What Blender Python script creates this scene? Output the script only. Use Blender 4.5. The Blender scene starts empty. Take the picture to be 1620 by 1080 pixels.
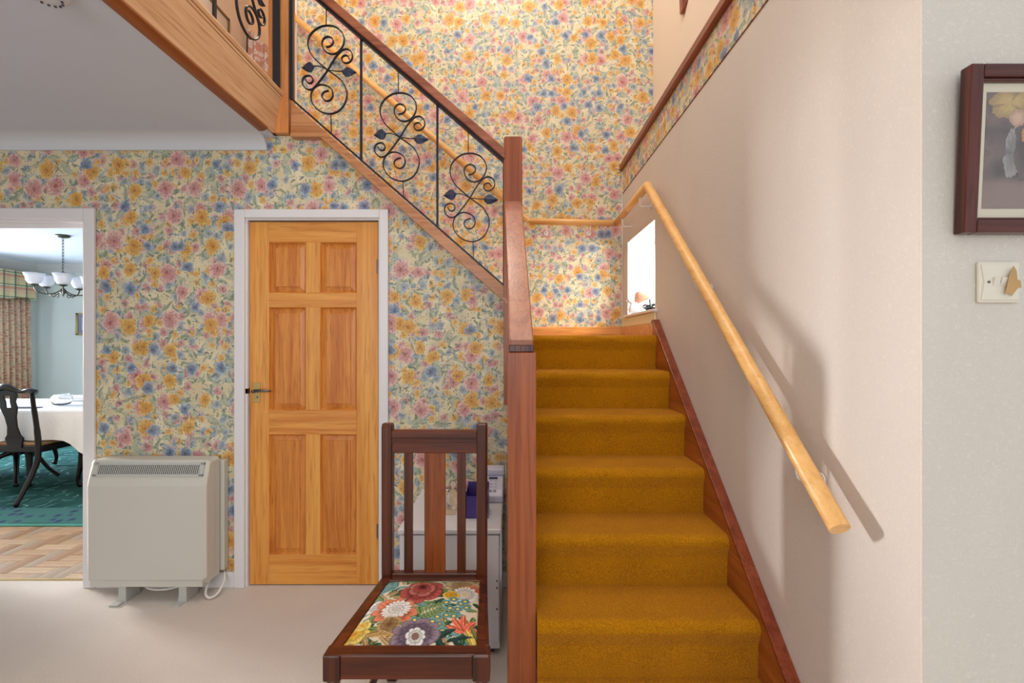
import bpy, bmesh, math, random
import numpy as np
from mathutils import Vector, Matrix, noise as mnoise
random.seed(7)
S = bpy.context.scene
COL = S.collection
PI = math.pi
# ------------------------------------------------------------------ camera / world / light
F = 733.0
CAMZ = 1.338
cam = bpy.data.cameras.new('camera'); cam.lens = F*36/1620; cam.sensor_width = 36; cam.clip_start = .02
co = bpy.data.objects.new('camera', cam); COL.objects.link(co)
co.location = (0, 0, CAMZ); co.rotation_euler = (PI/2, 0, 0)
S.camera = co
w = bpy.data.worlds.new('world'); S.world = w; w.use_nodes = True
bg = w.node_tree.nodes['Background']; bg.inputs[0].default_value = (.90, .95, 1.0, 1); bg.inputs[1].default_value = 0.66
S.view_settings.view_transform = 'Standard'; S.view_settings.look = 'None'
S.view_settings.exposure = 0.33; S.view_settings.gamma = 1; S.view_settings.use_curve_mapping = False
def area(name, loc, target, sx, sy, power, col, spread=PI):
    l = bpy.data.lights.new(name, 'AREA'); l.shape = 'RECTANGLE'; l.size = sx; l.size_y = sy
    l.energy = power; l.color = col; l.spread = spread
    o = bpy.data.objects.new(name, l); COL.objects.link(o); o.location = loc
    o.rotation_euler = (Vector(target)-Vector(loc)).to_track_quat('-Z', 'Y').to_euler()
    return o
def point(name, loc, power, col, r=.1):
    l = bpy.data.lights.new(name, 'POINT'); l.energy = power; l.color = col; l.shadow_soft_size = r
    o = bpy.data.objects.new(name, l); COL.objects.link(o); o.location = loc
    return o
area('daylight_dining_window', (-7.15, 4.5, 1.55), (-2.6, 2.7, 1.2), 2.0, 1.2, 250, (.82, .90, 1))
area('daylight_through_dining_doorway', (-7.1, 4.27, 1.55), (.03, 1.6, 1.2), 1.3, .7, 54, (1, .97, .94), math.radians(34))
area('daylight_stair_window', (1.45, 3.0, 2.05), (.3, 3.5, 1.5), .7, .6, 36, (1, .97, .9))
area('fill_behind_camera', (-.9, -2.4, 1.9), (0, 2.4, 1.2), 2.0, 1.6, 34, (1, .98, .96))  # added fill from behind the camera to light the hall evenly
point('upper_landing_lamp', (-2.1, 2.9, 4.6), 16, (1, .80, .58), .12)
area('stairwell_top_fill', (.1, 1.2, 5.1), (.1, 1.3, 0), 1.5, 1.8, 36, (.96, .98, 1))  # added top light for the treads and right wall; no roof opening here
point('stairwell_upper_fill', (-.2, 2.9, 4.8), 30, (1, .95, .88), .15)  # unseen lamp added for more light from above in the stairwell

# ------------------------------------------------------------------ helpers
def rgb(r, g, b):
    f = lambda c: (c/255/12.92) if c/255 <= .04045 else ((c/255+.055)/1.055)**2.4
    return (f(r), f(g), f(b), 1)
def PX(x, y, Y):
    s = F/Y
    return Vector(((x-810)/s, Y, CAMZ+(540-y)/s))
def wloc(o):
    v = Vector((0, 0, 0))
    while o is not None: v += o.location; o = o.parent
    return v
def mk(name, bm, mat, parent=None, bevel=0, smooth=False, **props):
    me = bpy.data.meshes.new(name)
    if parent is not None: bmesh.ops.translate(bm, verts=bm.verts, vec=-wloc(parent))
    bmesh.ops.recalc_face_normals(bm, faces=bm.faces)
    if smooth:
        for f in bm.faces: f.smooth = True
    bm.to_mesh(me); bm.free()
    mats = mat if isinstance(mat, (list, tuple)) else [mat]
    for m in mats: me.materials.append(m)
    o = bpy.data.objects.new(name, me); COL.objects.link(o)
    if parent is not None: o.parent = parent
    if bevel:
        b = o.modifiers.new('bevel', 'BEVEL'); b.width = bevel; b.segments = 2; b.limit_method = 'ANGLE'; b.angle_limit = .7
    for k, v in props.items(): o[k] = v
    return o
def thing(name, loc, label, category, group=None):
    o = bpy.data.objects.new(name, None); o.empty_display_size = .1; COL.objects.link(o); o.location = loc
    o['label'] = label; o['category'] = category
    if group: o['group'] = group
    return o
def B(): return bmesh.new()
def box(bm, x0, x1, y0, y1, z0, z1, mi=0):
    vs = [bm.verts.new(p) for p in ((x0,y0,z0),(x1,y0,z0),(x1,y1,z0),(x0,y1,z0),(x0,y0,z1),(x1,y0,z1),(x1,y1,z1),(x0,y1,z1))]
    for f in ((0,3,2,1),(4,5,6,7),(0,1,5,4),(1,2,6,5),(2,3,7,6),(3,0,4,7)):
        bm.faces.new([vs[i] for i in f]).material_index = mi
    return bm
def prism(bm, pts, fn, a, b, mi=0):
    """pts 2D polygon; fn(u,v,t) -> 3D; extruded t=a..b"""
    A = [bm.verts.new(fn(u, v, a)) for u, v in pts]; Bv = [bm.verts.new(fn(u, v, b)) for u, v in pts]
    n = len(pts)
    bm.faces.new(A).material_index = mi; bm.faces.new(Bv[::-1]).material_index = mi
    for i in range(n):
        bm.faces.new([A[i], A[(i+1) % n], Bv[(i+1) % n], Bv[i]]).material_index = mi
    return bm
XZ = lambda u, v, t: (u, t, v)
YZ = lambda u, v, t: (t, u, v)
XY = lambda u, v, t: (u, v, t)
def tube(bm, pts, r, n=8, closed_ends=True, flat=None):
    pts = [Vector(p) for p in pts]
    rs = r if isinstance(r, (list, tuple)) else [r]*len(pts)
    rings = []; up = None
    for i, p in enumerate(pts):
        t = (pts[min(i+1, len(pts)-1)]-pts[max(i-1, 0)]).normalized()
        if up is None:
            up = Vector((0, 0, 1)) if abs(t.z) < .9 else Vector((0, 1, 0))
        sx = t.cross(up)
        if sx.length < 1e-5: sx = t.cross(Vector((1, 0, 0)))
        sx.normalize(); up2 = sx.cross(t).normalized(); up = up2
        ring = []
        for k in range(n):
            a = 2*PI*k/n + PI/n
            ring.append(bm.verts.new(p+sx*math.cos(a)*rs[i]+up2*math.sin(a)*rs[i]))
        rings.append(ring)
    for i in range(len(rings)-1):
        for k in range(n):
            bm.faces.new([rings[i][k], rings[i][(k+1) % n], rings[i+1][(k+1) % n], rings[i+1][k]])
    if closed_ends:
        bm.faces.new(rings[0][::-1]); bm.faces.new(rings[-1])
    return bm
def lathe(bm, c, prof, n=20, axis='z', mi=0):
    """prof list of (r,h) along axis from c"""
    rings = []
    for r, h in prof:
        ring = []
        for k in range(n):
            a = 2*PI*k/n
            u, v = r*math.cos(a), r*math.sin(a)
            p = {'z': (u, v, h), 'y': (u, h, v), 'x': (h, u, v)}[axis]
            ring.append(bm.verts.new(Vector(c)+Vector(p)))
        rings.append(ring)
    for i in range(len(rings)-1):
        for k in range(n):
            bm.faces.new([rings[i][k], rings[i][(k+1) % n], rings[i+1][(k+1) % n], rings[i+1][k]]).material_index = mi
    bm.faces.new(rings[0][::-1]).material_index = mi; bm.faces.new(rings[-1]).material_index = mi
    return bm
def crom(pts, k=4):
    pts = [Vector(p) for p in pts]; out = []
    for i in range(len(pts)-1):
        p0 = pts[max(i-1, 0)]; p1 = pts[i]; p2 = pts[i+1]; p3 = pts[min(i+2, len(pts)-1)]
        for j in range(k):
            t = j/k
            out.append(.5*((2*p1)+(p2-p0)*t+(2*p0-5*p1+4*p2-p3)*t*t+(3*p1-p0-3*p2+p3)*t**3))
    out.append(pts[-1]); return out

# ------------------------------------------------------------------ materials
class NT:
    def __init__(s, t): s.t = t
    def n(s, ty, **kw):
        nd = s.t.nodes.new(ty)
        for k, v in kw.items(): setattr(nd, k, v)
        return nd
    def put(s, sock, v):
        if isinstance(v, bpy.types.NodeSocket): s.t.links.new(v, sock)
        elif v is not None: sock.default_value = v
    def m(s, op, a, b=None, c=None, clamp=False):
        nd = s.n('ShaderNodeMath', operation=op, use_clamp=clamp)
        s.put(nd.inputs[0], a); s.put(nd.inputs[1], b)
        if c is not None: s.put(nd.inputs[2], c)
        return nd.outputs[0]
    def step(s, v, lo, hi):
        nd = s.n('ShaderNodeMapRange', interpolation_type='SMOOTHSTEP')
        s.put(nd.inputs[0], v); s.put(nd.inputs[1], lo); s.put(nd.inputs[2], hi)
        nd.inputs[3].default_value = 0; nd.inputs[4].default_value = 1
        return nd.outputs[0]
    def mix(s, f, a, b, mode='MIX'):
        nd = s.n('ShaderNodeMix', data_type='RGBA', blend_type=mode)
        s.put(nd.inputs[0], f); s.put(nd.inputs[6], a); s.put(nd.inputs[7], b)
        return nd.outputs[2]
    def sep(s, v):
        nd = s.n('ShaderNodeSeparateXYZ'); s.put(nd.inputs[0], v); return nd.outputs
    def comb(s, x, y, z=0.0):
        nd = s.n('ShaderNodeCombineXYZ'); s.put(nd.inputs[0], x); s.put(nd.inputs[1], y); s.put(nd.inputs[2], z); return nd.outputs[0]
    def noise(s, v, scale, detail=2.0, rough=.5, dist=0.0):
        nd = s.n('ShaderNodeTexNoise'); s.put(nd.inputs['Vector'], v)
        nd.inputs['Scale'].default_value = scale; nd.inputs['Detail'].default_value = detail
        nd.inputs['Roughness'].default_value = rough; nd.inputs['Distortion'].default_value = dist
        return nd.outputs
    def ramp(s, f, stops, interp='LINEAR'):
        nd = s.n('ShaderNodeValToRGB'); cr = nd.color_ramp; cr.interpolation = interp
        while len(cr.elements) < len(stops): cr.elements.new(.5)
        for e, (p, c) in zip(cr.elements, stops): e.position = p; e.color = c
        s.put(nd.inputs[0], f); return nd.outputs[0]
    def vm(s, op, a, b=None):
        nd = s.n('ShaderNodeVectorMath', operation=op); s.put(nd.inputs[0], a); s.put(nd.inputs[1], b)
        return nd.outputs[0]
def newmat(name, rough=.5, spec=.5, metal=0.0):
    m = bpy.data.materials.new(name); m.use_nodes = True
    t = m.node_tree; p = t.nodes['Principled BSDF']
    p.inputs['Roughness'].default_value = rough; p.inputs['Specular IOR Level'].default_value = spec
    p.inputs['Metallic'].default_value = metal
    return m, NT(t), p
def plain(name, c, rough=.5, spec=.5, metal=0.0, bump=0, bscale=60, var=0):
    m, N, p = newmat(name, rough, spec, metal)
    tc = N.n('ShaderNodeTexCoord').outputs['Object']
    if var:
        f = N.noise(tc, 7, 3)[0]
        k = N.ramp(f, [(.3, tuple(x*(1-var) for x in c[:3])+(1,)), (.7, c)])
        N.put(p.inputs['Base Color'], k)
    else: p.inputs['Base Color'].default_value = c
    if bump:
        b = N.n('ShaderNodeBump'); b.inputs['Strength'].default_value = bump; b.inputs['Distance'].default_value = .01
        N.put(b.inputs['Height'], N.noise(tc, bscale, 3)[0]); N.put(p.inputs['Normal'], b.outputs[0])
    return m
def wood(name, c1, c2, axis='z', rough=.35, scale=1.0, knots=False, c3=None, bump=.05, streak=.5):
    """grain runs along axis"""
    m, N, p = newmat(name, rough)
    tc = N.n('ShaderNodeTexCoord').outputs['Object']
    lo, hi = 1.1*scale, 26*scale
    sc = {'x': (lo, hi, hi), 'y': (hi, lo, hi), 'z': (hi, hi, lo)}[axis]
    v = N.vm('MULTIPLY', tc, sc)
    a = N.noise(v, 1.0, 3, .6, .6)[0]
    v2 = N.vm('MULTIPLY', tc, tuple(x*4.5 for x in sc))
    b = N.noise(v2, 1.0, 2, .6)[0]
    col = N.ramp(a, [(.32, c2), (.62, c1)])
    col = N.mix(N.m('MULTIPLY', N.step(b, .52, .72), streak), col, c3 or tuple(x*.55 for x in c2[:3])+(1,))
    N.put(p.inputs['Base Color'], col)
    bn = N.n('ShaderNodeBump'); bn.inputs['Strength'].default_value = bump*2; bn.inputs['Distance'].default_value = .004
    N.put(bn.inputs['Height'], b); N.put(p.inputs['Normal'], bn.outputs[0])
    return m

# --- print motifs as node groups
def grp(name, ins, outs):
    g = bpy.data.node_groups.new(name, 'ShaderNodeTree')
    for n_, ty, d in ins:
        s = g.interface.new_socket(n_, in_out='INPUT', socket_type=ty)
        if d is not None: s.default_value = d
    for n_, ty in outs: g.interface.new_socket(n_, in_out='OUTPUT', socket_type=ty)
    return g, NT(g), g.nodes.new('NodeGroupInput').outputs, g.nodes.new('NodeGroupOutput').inputs
FL, VE, CO = 'NodeSocketFloat', 'NodeSocketVector', 'NodeSocketColor'
def petal_core(N, dx, dy, R, pet, rot, hard):
    r = N.m('SQRT', N.m('ADD', N.m('MULTIPLY', dx, dx), N.m('MULTIPLY', dy, dy)))
    ang = N.m('ADD', N.m('ARCTAN2', dy, dx), rot)
    lobe = N.m('ABSOLUTE', N.m('COSINE', N.m('MULTIPLY', ang, N.m('MULTIPLY', pet, .5))))
    lob = N.m('POWER', lobe, .55)
    wv = N.noise(N.comb(N.m('SINE', ang), N.m('COSINE', ang), R), 2.6, 2)[0]
    RR = N.m('MULTIPLY', N.m('MULTIPLY', R, N.m('ADD', .76, N.m('MULTIPLY', lob, .24))), N.m('ADD', .72, N.m('MULTIPLY', wv, .56)))
    T = N.m('DIVIDE', r, RR)
    mask = N.m('SUBTRACT', 1.0, N.step(T, N.m('SUBTRACT', 1.0, hard), 1.0))
    # petal shading: dark heart, mid, pale rim, dark between petals
    st = N.noise(N.comb(N.m('MULTIPLY', N.m('SINE', ang), 5.0), N.m('MULTIPLY', N.m('COSINE', ang), 5.0), N.m('MULTIPLY', T, 1.6)), 2.2, 2)[0]
    return mask, T, lobe, st
# random flower layer
gF, N, I, O = grp('flower_layer', [('V', VE, None), ('Scale', FL, 8), ('Off', FL, 0), ('Pet', FL, 5), ('Size', FL, .4), ('Keep', FL, 1), ('A', CO, None), ('B', CO, None), ('C', CO, None), ('Base', CO, None)], [('Color', CO)])
wob = N.noise(I[0], 22, 2)[1]
v = N.vm('ADD', I[0], N.vm('MULTIPLY', N.vm('SUBTRACT', wob, (.5, .5, .5)), (.042, .042, 0)))
v = N.vm('MULTIPLY', v, N.comb(I[1], I[1], 0.0)); v = N.vm('ADD', v, N.comb(I[2], N.m('MULTIPLY', I[2], .37), 0.0))
vo = N.n('ShaderNodeTexVoronoi', voronoi_dimensions='2D'); vo.inputs['Scale'].default_value = 1; vo.inputs['Randomness'].default_value = .85
N.put(vo.inputs['Vector'], v)
d = N.sep(N.vm('SUBTRACT', v, vo.outputs['Position']))
rc = N.sep(vo.outputs['Color'])
dx = N.m('MULTIPLY', d[0], N.m('ADD', 1.0, N.m('MULTIPLY', rc[1], .35)))
mask, T, lobe, st = petal_core(N, dx, d[1], N.m('MULTIPLY', I[4], N.m('ADD', .7, N.m('MULTIPLY', rc[2], .3))), I[3], N.m('MULTIPLY', rc[0], 40.0), .13)
mask = N.m('MULTIPLY', mask, N.m('LESS_THAN', rc[1], I[5]))
# three tones of the same dye
c = N.mix(N.step(T, .25, .85), I[6], I[7])
l2 = N.m('POWER', N.m('ABSOLUTE', N.m('COSINE', N.m('ADD', N.m('MULTIPLY', N.m('ARCTAN2', d[1], dx), N.m('MULTIPLY', I[3], .5)), N.m('MULTIPLY', rc[2], 9.0)))), .5)
e2 = N.m('SUBTRACT', T, N.m('ADD', .34, N.m('MULTIPLY', l2, .26)))
inner = N.m('MULTIPLY', N.step(e2, -.02, .01), N.m('SUBTRACT', 1.0, N.step(e2, .01, .2)))
c = N.mix(N.m('MULTIPLY', N.step(st, .48, .66), .6), c, N.mix(.3, I[6], I[8]))
c = N.mix(N.m('MULTIPLY', inner, .55), c, N.mix(.45, I[6], I[8]))
c = N.mix(N.m('MULTIPLY', N.m('SUBTRACT', 1.0, N.step(lobe, .0, .3)), .5), c, I[8])
c = N.mix(N.m('MULTIPLY', N.m('SUBTRACT', 1.0, N.step(T, .08, .24)), .8), c, I[8])
mask = N.m('MULTIPLY', mask, N.m('ADD', .72, N.m('MULTIPLY', N.step(st, .3, .6), .28)))
N.put(O[0], N.mix(mask, I[9], c))
# random leaf layer
gL, N, I, O = grp('leaf_layer', [('V', VE, None), ('Scale', FL, 8), ('Off', FL, 0), ('Len', FL, .5), ('Wid', FL, .15), ('Keep', FL, 1), ('A', CO, None), ('B', CO, None), ('Base', CO, None)], [('Color', CO)])
wob = N.noise(I[0], 16, 2)[1]
v = N.vm('ADD', I[0], N.vm('MULTIPLY', N.vm('SUBTRACT', wob, (.5, .5, .5)), (.035, .035, 0)))
v = N.vm('MULTIPLY', v, N.comb(I[1], I[1], 0.0)); v = N.vm('ADD', v, N.comb(I[2], N.m('MULTIPLY', I[2], .61), 0.0))
vo = N.n('ShaderNodeTexVoronoi', voronoi_dimensions='2D'); vo.inputs['Scale'].default_value = 1; vo.inputs['Randomness'].default_value = .9
N.put(vo.inputs['Vector'], v)
d = N.sep(N.vm('SUBTRACT', v, vo.outputs['Position'])); rc = N.sep(vo.outputs['Color'])
a = N.m('MULTIPLY', rc[0], 30.0); ca = N.m('COSINE', a); sa = N.m('SINE', a)
u = N.m('ADD', N.m('MULTIPLY', d[0], ca), N.m('MULTIPLY', d[1], sa)); q = N.m('SUBTRACT', N.m('MULTIPLY', d[1], ca), N.m('MULTIPLY', d[0], sa))
q = N.m('ADD', q, N.m('MULTIPLY', N.m('MULTIPLY', u, u), .6))
un = N.m('DIVIDE', u, I[3]); wd = N.m('MULTIPLY', I[4], N.m('SUBTRACT', 1.0, N.m('MULTIPLY', un, un)))
e = N.m('SUBTRACT', wd, N.m('ABSOLUTE', q))
mask = N.m('MULTIPLY', N.step(e, 0.0, .03), N.m('LESS_THAN', rc[1], I[5]))
mask = N.m('MULTIPLY', mask, N.m('ADD', .55, N.m('MULTIPLY', rc[2], .4)))
c = N.mix(N.step(N.m('ABSOLUTE', q), 0.0, N.m('MULTIPLY', I[4], .6)), I[6], I[7])
N.put(O[0], N.mix(mask, I[8], c))
# a single placed flower / blob
gP, N, I, O = grp('placed_flower', [('V', VE, None), ('X', FL, 0), ('Y', FL, 0), ('R', FL, .05), ('Pet', FL, 6), ('Rot', FL, 0), ('Heart', FL, .25), ('Asp', FL, 1), ('A', CO, None), ('B', CO, None), ('C', CO, None), ('Base', CO, None)], [('Color', CO)])
v = N.sep(N.vm('ADD', I[0], N.vm('MULTIPLY', N.vm('SUBTRACT', N.noise(I[0], 60, 2)[1], (.5, .5, .5)), (.008, .008, 0))))
dx = N.m('SUBTRACT', v[0], I[1]); dy = N.m('SUBTRACT', v[1], I[2])
ca = N.m('COSINE', I[5]); sa = N.m('SINE', I[5])
u = N.m('ADD', N.m('MULTIPLY', dx, ca), N.m('MULTIPLY', dy, sa)); q = N.m('MULTIPLY', N.m('SUBTRACT', N.m('MULTIPLY', dy, ca), N.m('MULTIPLY', dx, sa)), I[7])
mask, T, lobe, st = petal_core(N, u, q, I[3], I[4], 0.0, .06)
c = N.mix(N.step(T, .3, .95), I[8], I[9])
c = N.mix(N.m('MULTIPLY', N.m('SUBTRACT', 1.0, N.step(lobe, .05, .3)), .6), c, N.mix(.7, I[8], (.05, .02, .02, 1)))
c = N.mix(N.m('MULTIPLY', N.step(st, .55, .62), .4), c, N.mix(.6, I[8], (.03, .02, .02, 1)))
c = N.mix(N.m('SUBTRACT', 1.0, N.step(T, N.m('MULTIPLY', I[6], .85), I[6])), c, I[10])
c = N.mix(N.step(T, .93, .97), c, N.mix(.6, I[8], (.04, .02, .02, 1)))
N.put(O[0], N.mix(mask, I[11], c))
def layer(N, g, vals):
    nd = N.n('ShaderNodeGroup'); nd.node_tree = g
    for s, v in zip(nd.inputs, vals): N.put(s, v)
    return nd.outputs[0]

def wallpaper(name, plane='xz', rough=.5, k=1.0):
    m, N, p = newmat(name, rough, .35)
    tc = N.sep(N.n('ShaderNodeTexCoord').outputs['Object'])
    v = N.comb(tc[0] if plane == 'xz' else tc[1], tc[2], 0.0)
    v = N.vm('MULTIPLY', v, (k, k, 0))
    base = N.ramp(N.noise(v, 9, 3)[0], [(.35, rgb(208, 194, 156)), (.65, rgb(226, 213, 178))])
    base = N.mix(N.m('MULTIPLY', N.step(N.noise(v, 13, 3)[0], .52, .66), .55), base, rgb(176, 178, 160))
    base = N.mix(N.m('MULTIPLY', N.step(N.noise(N.vm('ADD', v, (5, 3, 0)), 11, 3)[0], .58, .7), .45), base, rgb(206, 186, 170))
    g1, g2 = rgb(128, 142, 122), rgb(160, 170, 148)
    b1, b2 = rgb(112, 134, 158), rgb(160, 176, 190)
    c = layer(N, gL, [v, 9, 3.3, .55, .20, .8, rgb(172, 180, 158), rgb(156, 166, 146), base])
    c = layer(N, gL, [v, 13, 17.7, .55, .16, .8, g1, g2, c])
    c = layer(N, gL, [v, 15, 41.7, .5, .14, .5, rgb(150, 164, 172), rgb(176, 188, 190), c])
    c = layer(N, gL, [v, 22, 9.1, .42, .18, .42, rgb(116, 128, 110), rgb(146, 154, 128), c])
    c = layer(N, gF, [v, 13, 11.3, 5, .46, .52, rgb(196, 140, 136), rgb(222, 188, 180), rgb(150, 80, 88), c])
    c = layer(N, gF, [v, 14, 27.9, 6, .46, .50, rgb(146, 158, 166), rgb(190, 197, 196), rgb(96, 106, 124), c])
    c = layer(N, gF, [v, 15, 57.9, 5, .44, .42, rgb(216, 166, 90), rgb(230, 200, 138), rgb(176, 116, 52), c])
    c = layer(N, gL, [v, 26, 77.1, .40, .16, .42, rgb(98, 110, 100), rgb(132, 142, 124), c])
    c = layer(N, gF, [v, 6.6, 4.7, 7, .42, .46, rgb(198, 138, 134), rgb(228, 190, 182), rgb(142, 60, 72), c])
    c = layer(N, gF, [v, 7.0, 33.1, 7, .40, .48, rgb(208, 150, 62), rgb(228, 188, 112), rgb(166, 98, 34), c])
    c = layer(N, gF, [v, 9.0, 63.4, 6, .40, .26, rgb(104, 124, 150), rgb(172, 186, 200), rgb(46, 62, 100), c])
    # tiny printed flecks
    vo = N.n('ShaderNodeTexVoronoi', voronoi_dimensions='2D'); vo.inputs['Scale'].default_value = 62; N.put(vo.inputs['Vector'], v)
    rc = N.sep(vo.outputs['Color'])
    fl = N.m('MULTIPLY', N.m('SUBTRACT', 1.0, N.step(vo.outputs['Distance'], .12, .26)), N.m('LESS_THAN', rc[0], .38))
    c = N.mix(N.m('MULTIPLY', fl, .8), c, N.ramp(rc[1], [(0, rgb(70, 82, 84)), (.4, rgb(190, 120, 60)), (.7, rgb(84, 98, 82))], 'CONSTANT'))
    N.put(p.inputs['Base Color'], c)
    b = N.n('ShaderNodeBump'); b.inputs['Strength'].default_value = .12; b.inputs['Distance'].default_value = .003
    N.put(b.inputs['Height'], N.noise(v, 160, 2)[0]); N.put(p.inputs['Normal'], b.outputs[0])
    return m
def anaglypta(name, c, rough=.42):
    m, N, p = newmat(name, rough, .5)
    tc = N.n('ShaderNodeTexCoord').outputs['Object']
    f = N.noise(tc, 130, 4, .6, 1.2)[0]
    v = N.vm('MULTIPLY', tc, (1, 1, .35))
    col = N.mix(N.step(N.noise(v, 2.2, 3)[0], .35, .7), c, tuple(x*.93 for x in c[:3])+(1,))
    col = N.mix(N.m('MULTIPLY', N.step(f, .55, .62), .35), col, tuple(min(1, x*1.15) for x in c[:3])+(1,))
    N.put(p.inputs['Base Color'], col)
    b = N.n('ShaderNodeBump'); b.inputs['Strength'].default_value = .28; b.inputs['Distance'].default_value = .003
    N.put(b.inputs['Height'], N.step(f, .42, .62)); N.put(p.inputs['Normal'], b.outputs[0])
    return m
def carpet(name, c1, c2, scale=260, bump=.8, mott=6):
    m, N, p = newmat(name, .95, .1)
    tc = N.n('ShaderNodeTexCoord').outputs['Object']
    f = N.noise(tc, scale, 3, .7)[0]; g = N.noise(tc, mott, 3)[0]
    col = N.mix(N.m('ADD', N.m('MULTIPLY', N.step(f, .35, .65), .6), N.m('MULTIPLY', g, .4)), c2, c1)
    N.put(p.inputs['Base Color'], col)
    p.inputs['Sheen Weight'].default_value = .05
    b = N.n('ShaderNodeBump'); b.inputs['Strength'].default_value = bump; b.inputs['Distance'].default_value = .006
    N.put(b.inputs['Height'], f); N.put(p.inputs['Normal'], b.outputs[0])
    return m
M = {}
M['paper'] = wallpaper('floral_wallpaper')
M['border'] = wallpaper('floral_border_paper', 'yz')
M['ana'] = anaglypta('cream_textured_paper', rgb(212, 202, 193))
M['ana2'] = anaglypta('white_textured_paper', rgb(216, 208, 196))
M['upper'] = plain('cream_upper_wall', rgb(222, 204, 184), .7, bump=.1, bscale=90)
M['ceil'] = plain('ceiling_white', rgb(206, 212, 224), .8, bump=.05)
M['cove'] = plain('cove_white', rgb(208, 210, 214), .6)
M['white'] = plain('white_gloss_paint', rgb(226, 222, 222), .3)
M['pinev'] = wood('pine_upright', rgb(232, 164, 78), rgb(212, 134, 50), 'z', .32, .9, c3=rgb(176, 92, 22))
M['pineh'] = wood('pine_crosswise', rgb(230, 160, 74), rgb(206, 124, 46), 'x', .32, .9, c3=rgb(170, 86, 22))
M['pinep'] = wood('pine_panel', rgb(220, 142, 58), rgb(190, 104, 34), 'z', .35, 1.4, c3=rgb(140, 66, 16), streak=.6)
M['rail'] = wood('pale_pine_rail', rgb(238, 188, 120), rgb(224, 166, 94), 'y', .35, 1.0, c3=rgb(206, 146, 76))
M['railx'] = wood('pale_pine_rail_crosswise', rgb(236, 186, 118), rgb(222, 164, 94), 'x', .35, 1.0, c3=rgb(206, 146, 76))
M['newel'] = wood('reddish_brown_post', rgb(164, 88, 46), rgb(128, 60, 26), 'z', .28, .7, c3=rgb(112, 52, 24))
M['newelx'] = wood('reddish_brown_rail', rgb(166, 100, 68), rgb(134, 72, 44), 'x', .28, .7, c3=rgb(110, 52, 30))
M['newely'] = wood('reddish_brown_sloping_rail', rgb(168, 102, 68), rgb(142, 78, 46), 'y', .28, .7, c3=rgb(120, 60, 34))
M['stringx'] = wood('stringer_oak', rgb(196, 138, 92), rgb(168, 106, 62), 'x', .35, .9, c3=rgb(128, 70, 34))
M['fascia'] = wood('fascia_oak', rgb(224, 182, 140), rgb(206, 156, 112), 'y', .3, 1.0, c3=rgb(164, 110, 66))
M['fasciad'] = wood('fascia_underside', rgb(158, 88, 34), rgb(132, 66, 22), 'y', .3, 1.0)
M['stringr'] = wood('wall_string_brown', rgb(170, 96, 44), rgb(140, 70, 28), 'y', .3, .8)
M['dado'] = wood('dado_rail_wood', rgb(140, 66, 34), rgb(112, 44, 20), 'y', .25, .8)
M['skirt'] = wood('landing_skirting', rgb(222, 156, 82), rgb(200, 130, 60), 'x', .25, .8)
M['chair'] = wood('dark_stained_oak', rgb(96, 42, 16), rgb(56, 21, 9), 'z', .28, 1.0, c3=rgb(48, 22, 12))
M['chairx'] = wood('dark_stained_oak_crosswise', rgb(104, 44, 16), rgb(62, 24, 9), 'x', .26, 1.0, c3=rgb(46, 22, 12))
M['splat'] = wood('reddish_oak_splat', rgb(140, 70, 24), rgb(98, 42, 14), 'z', .28, .9, c3=rgb(70, 30, 12))
M['mahog'] = plain('near_black_mahogany', rgb(20, 10, 12), .3, .35)
M['iron'] = plain('black_iron', rgb(44, 44, 52), .4, .5, .6)
M['leaf'] = plain('blue_black_leaf', rgb(52, 56, 74), .45, .5, .6)
M['bracket'] = plain('white_enamel_bracket', rgb(228, 226, 224), .3)
M['gold'] = carpet('mustard_carpet', rgb(216, 148, 8), rgb(146, 86, 2), 240, .9)
M['cream'] = carpet('cream_carpet', rgb(240, 228, 216), rgb(208, 192, 178), 300, .7, 3)
M['heater'] = plain('heater_enamel', rgb(204, 200, 188), .4)
M['heaterd'] = plain('heater_grille_dark', rgb(70, 74, 78), .6)
M['grill'] = plain('heater_grille_grey', rgb(186, 186, 178), .4)
M['brass'] = plain('worn_brass', rgb(206, 176, 112), .35, .5, .7, var=.25)
M['steel'] = plain('dull_steel', rgb(120, 108, 104), .35, .5, .8)
M['frame'] = wood('mahogany_frame', rgb(92, 40, 28), rgb(58, 20, 16), 'z', .25, 1.2, c3=rgb(36, 12, 10))
M['framex'] = wood('mahogany_frame_crosswise', rgb(92, 40, 28), rgb(58, 20, 16), 'x', .25, 1.2, c3=rgb(36, 12, 10))
M['mount'] = plain('cream_mount', rgb(216, 206, 180), .8)
M['plastic'] = plain('ivory_plastic', rgb(224, 216, 198), .35)
M['tape'] = plain('torn_brown_tape', rgb(196, 156, 100), .6, var=.25)
M['cab'] = plain('white_cabinet', rgb(222, 220, 220), .35)
M['purple'] = plain('purple_card', rgb(70, 50, 128), .45)
M['phone'] = plain('white_phone', rgb(224, 222, 236), .35)
M['dark'] = plain('dark_display', rgb(60, 60, 80), .3)
M['mint'] = plain('pale_green_wall', rgb(206, 215, 212), .8)
M['dceil'] = plain('pale_blue_ceiling', rgb(206, 216, 232), .85)
M['cloth'] = plain('white_tablecloth', rgb(226, 226, 230), .8, bump=.2, bscale=30)
M['frost'] = plain('frosted_shade', rgb(222, 224, 234), .35)
M['verd'] = plain('verdigris_brass', rgb(84, 80, 66), .4, .5, .6, var=.4)
M['cable'] = plain('white_cable', rgb(226, 222, 214), .5)
M['terra'] = plain('terracotta_feather', rgb(206, 150, 120), .7, var=.3)
M['silver'] = plain('silver_ornament', rgb(120, 126, 136), .25, .5, .8)
M['seatd'] = plain('brown_tapestry_seat', rgb(150, 116, 74), .8, bump=.3, var=.45)
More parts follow.
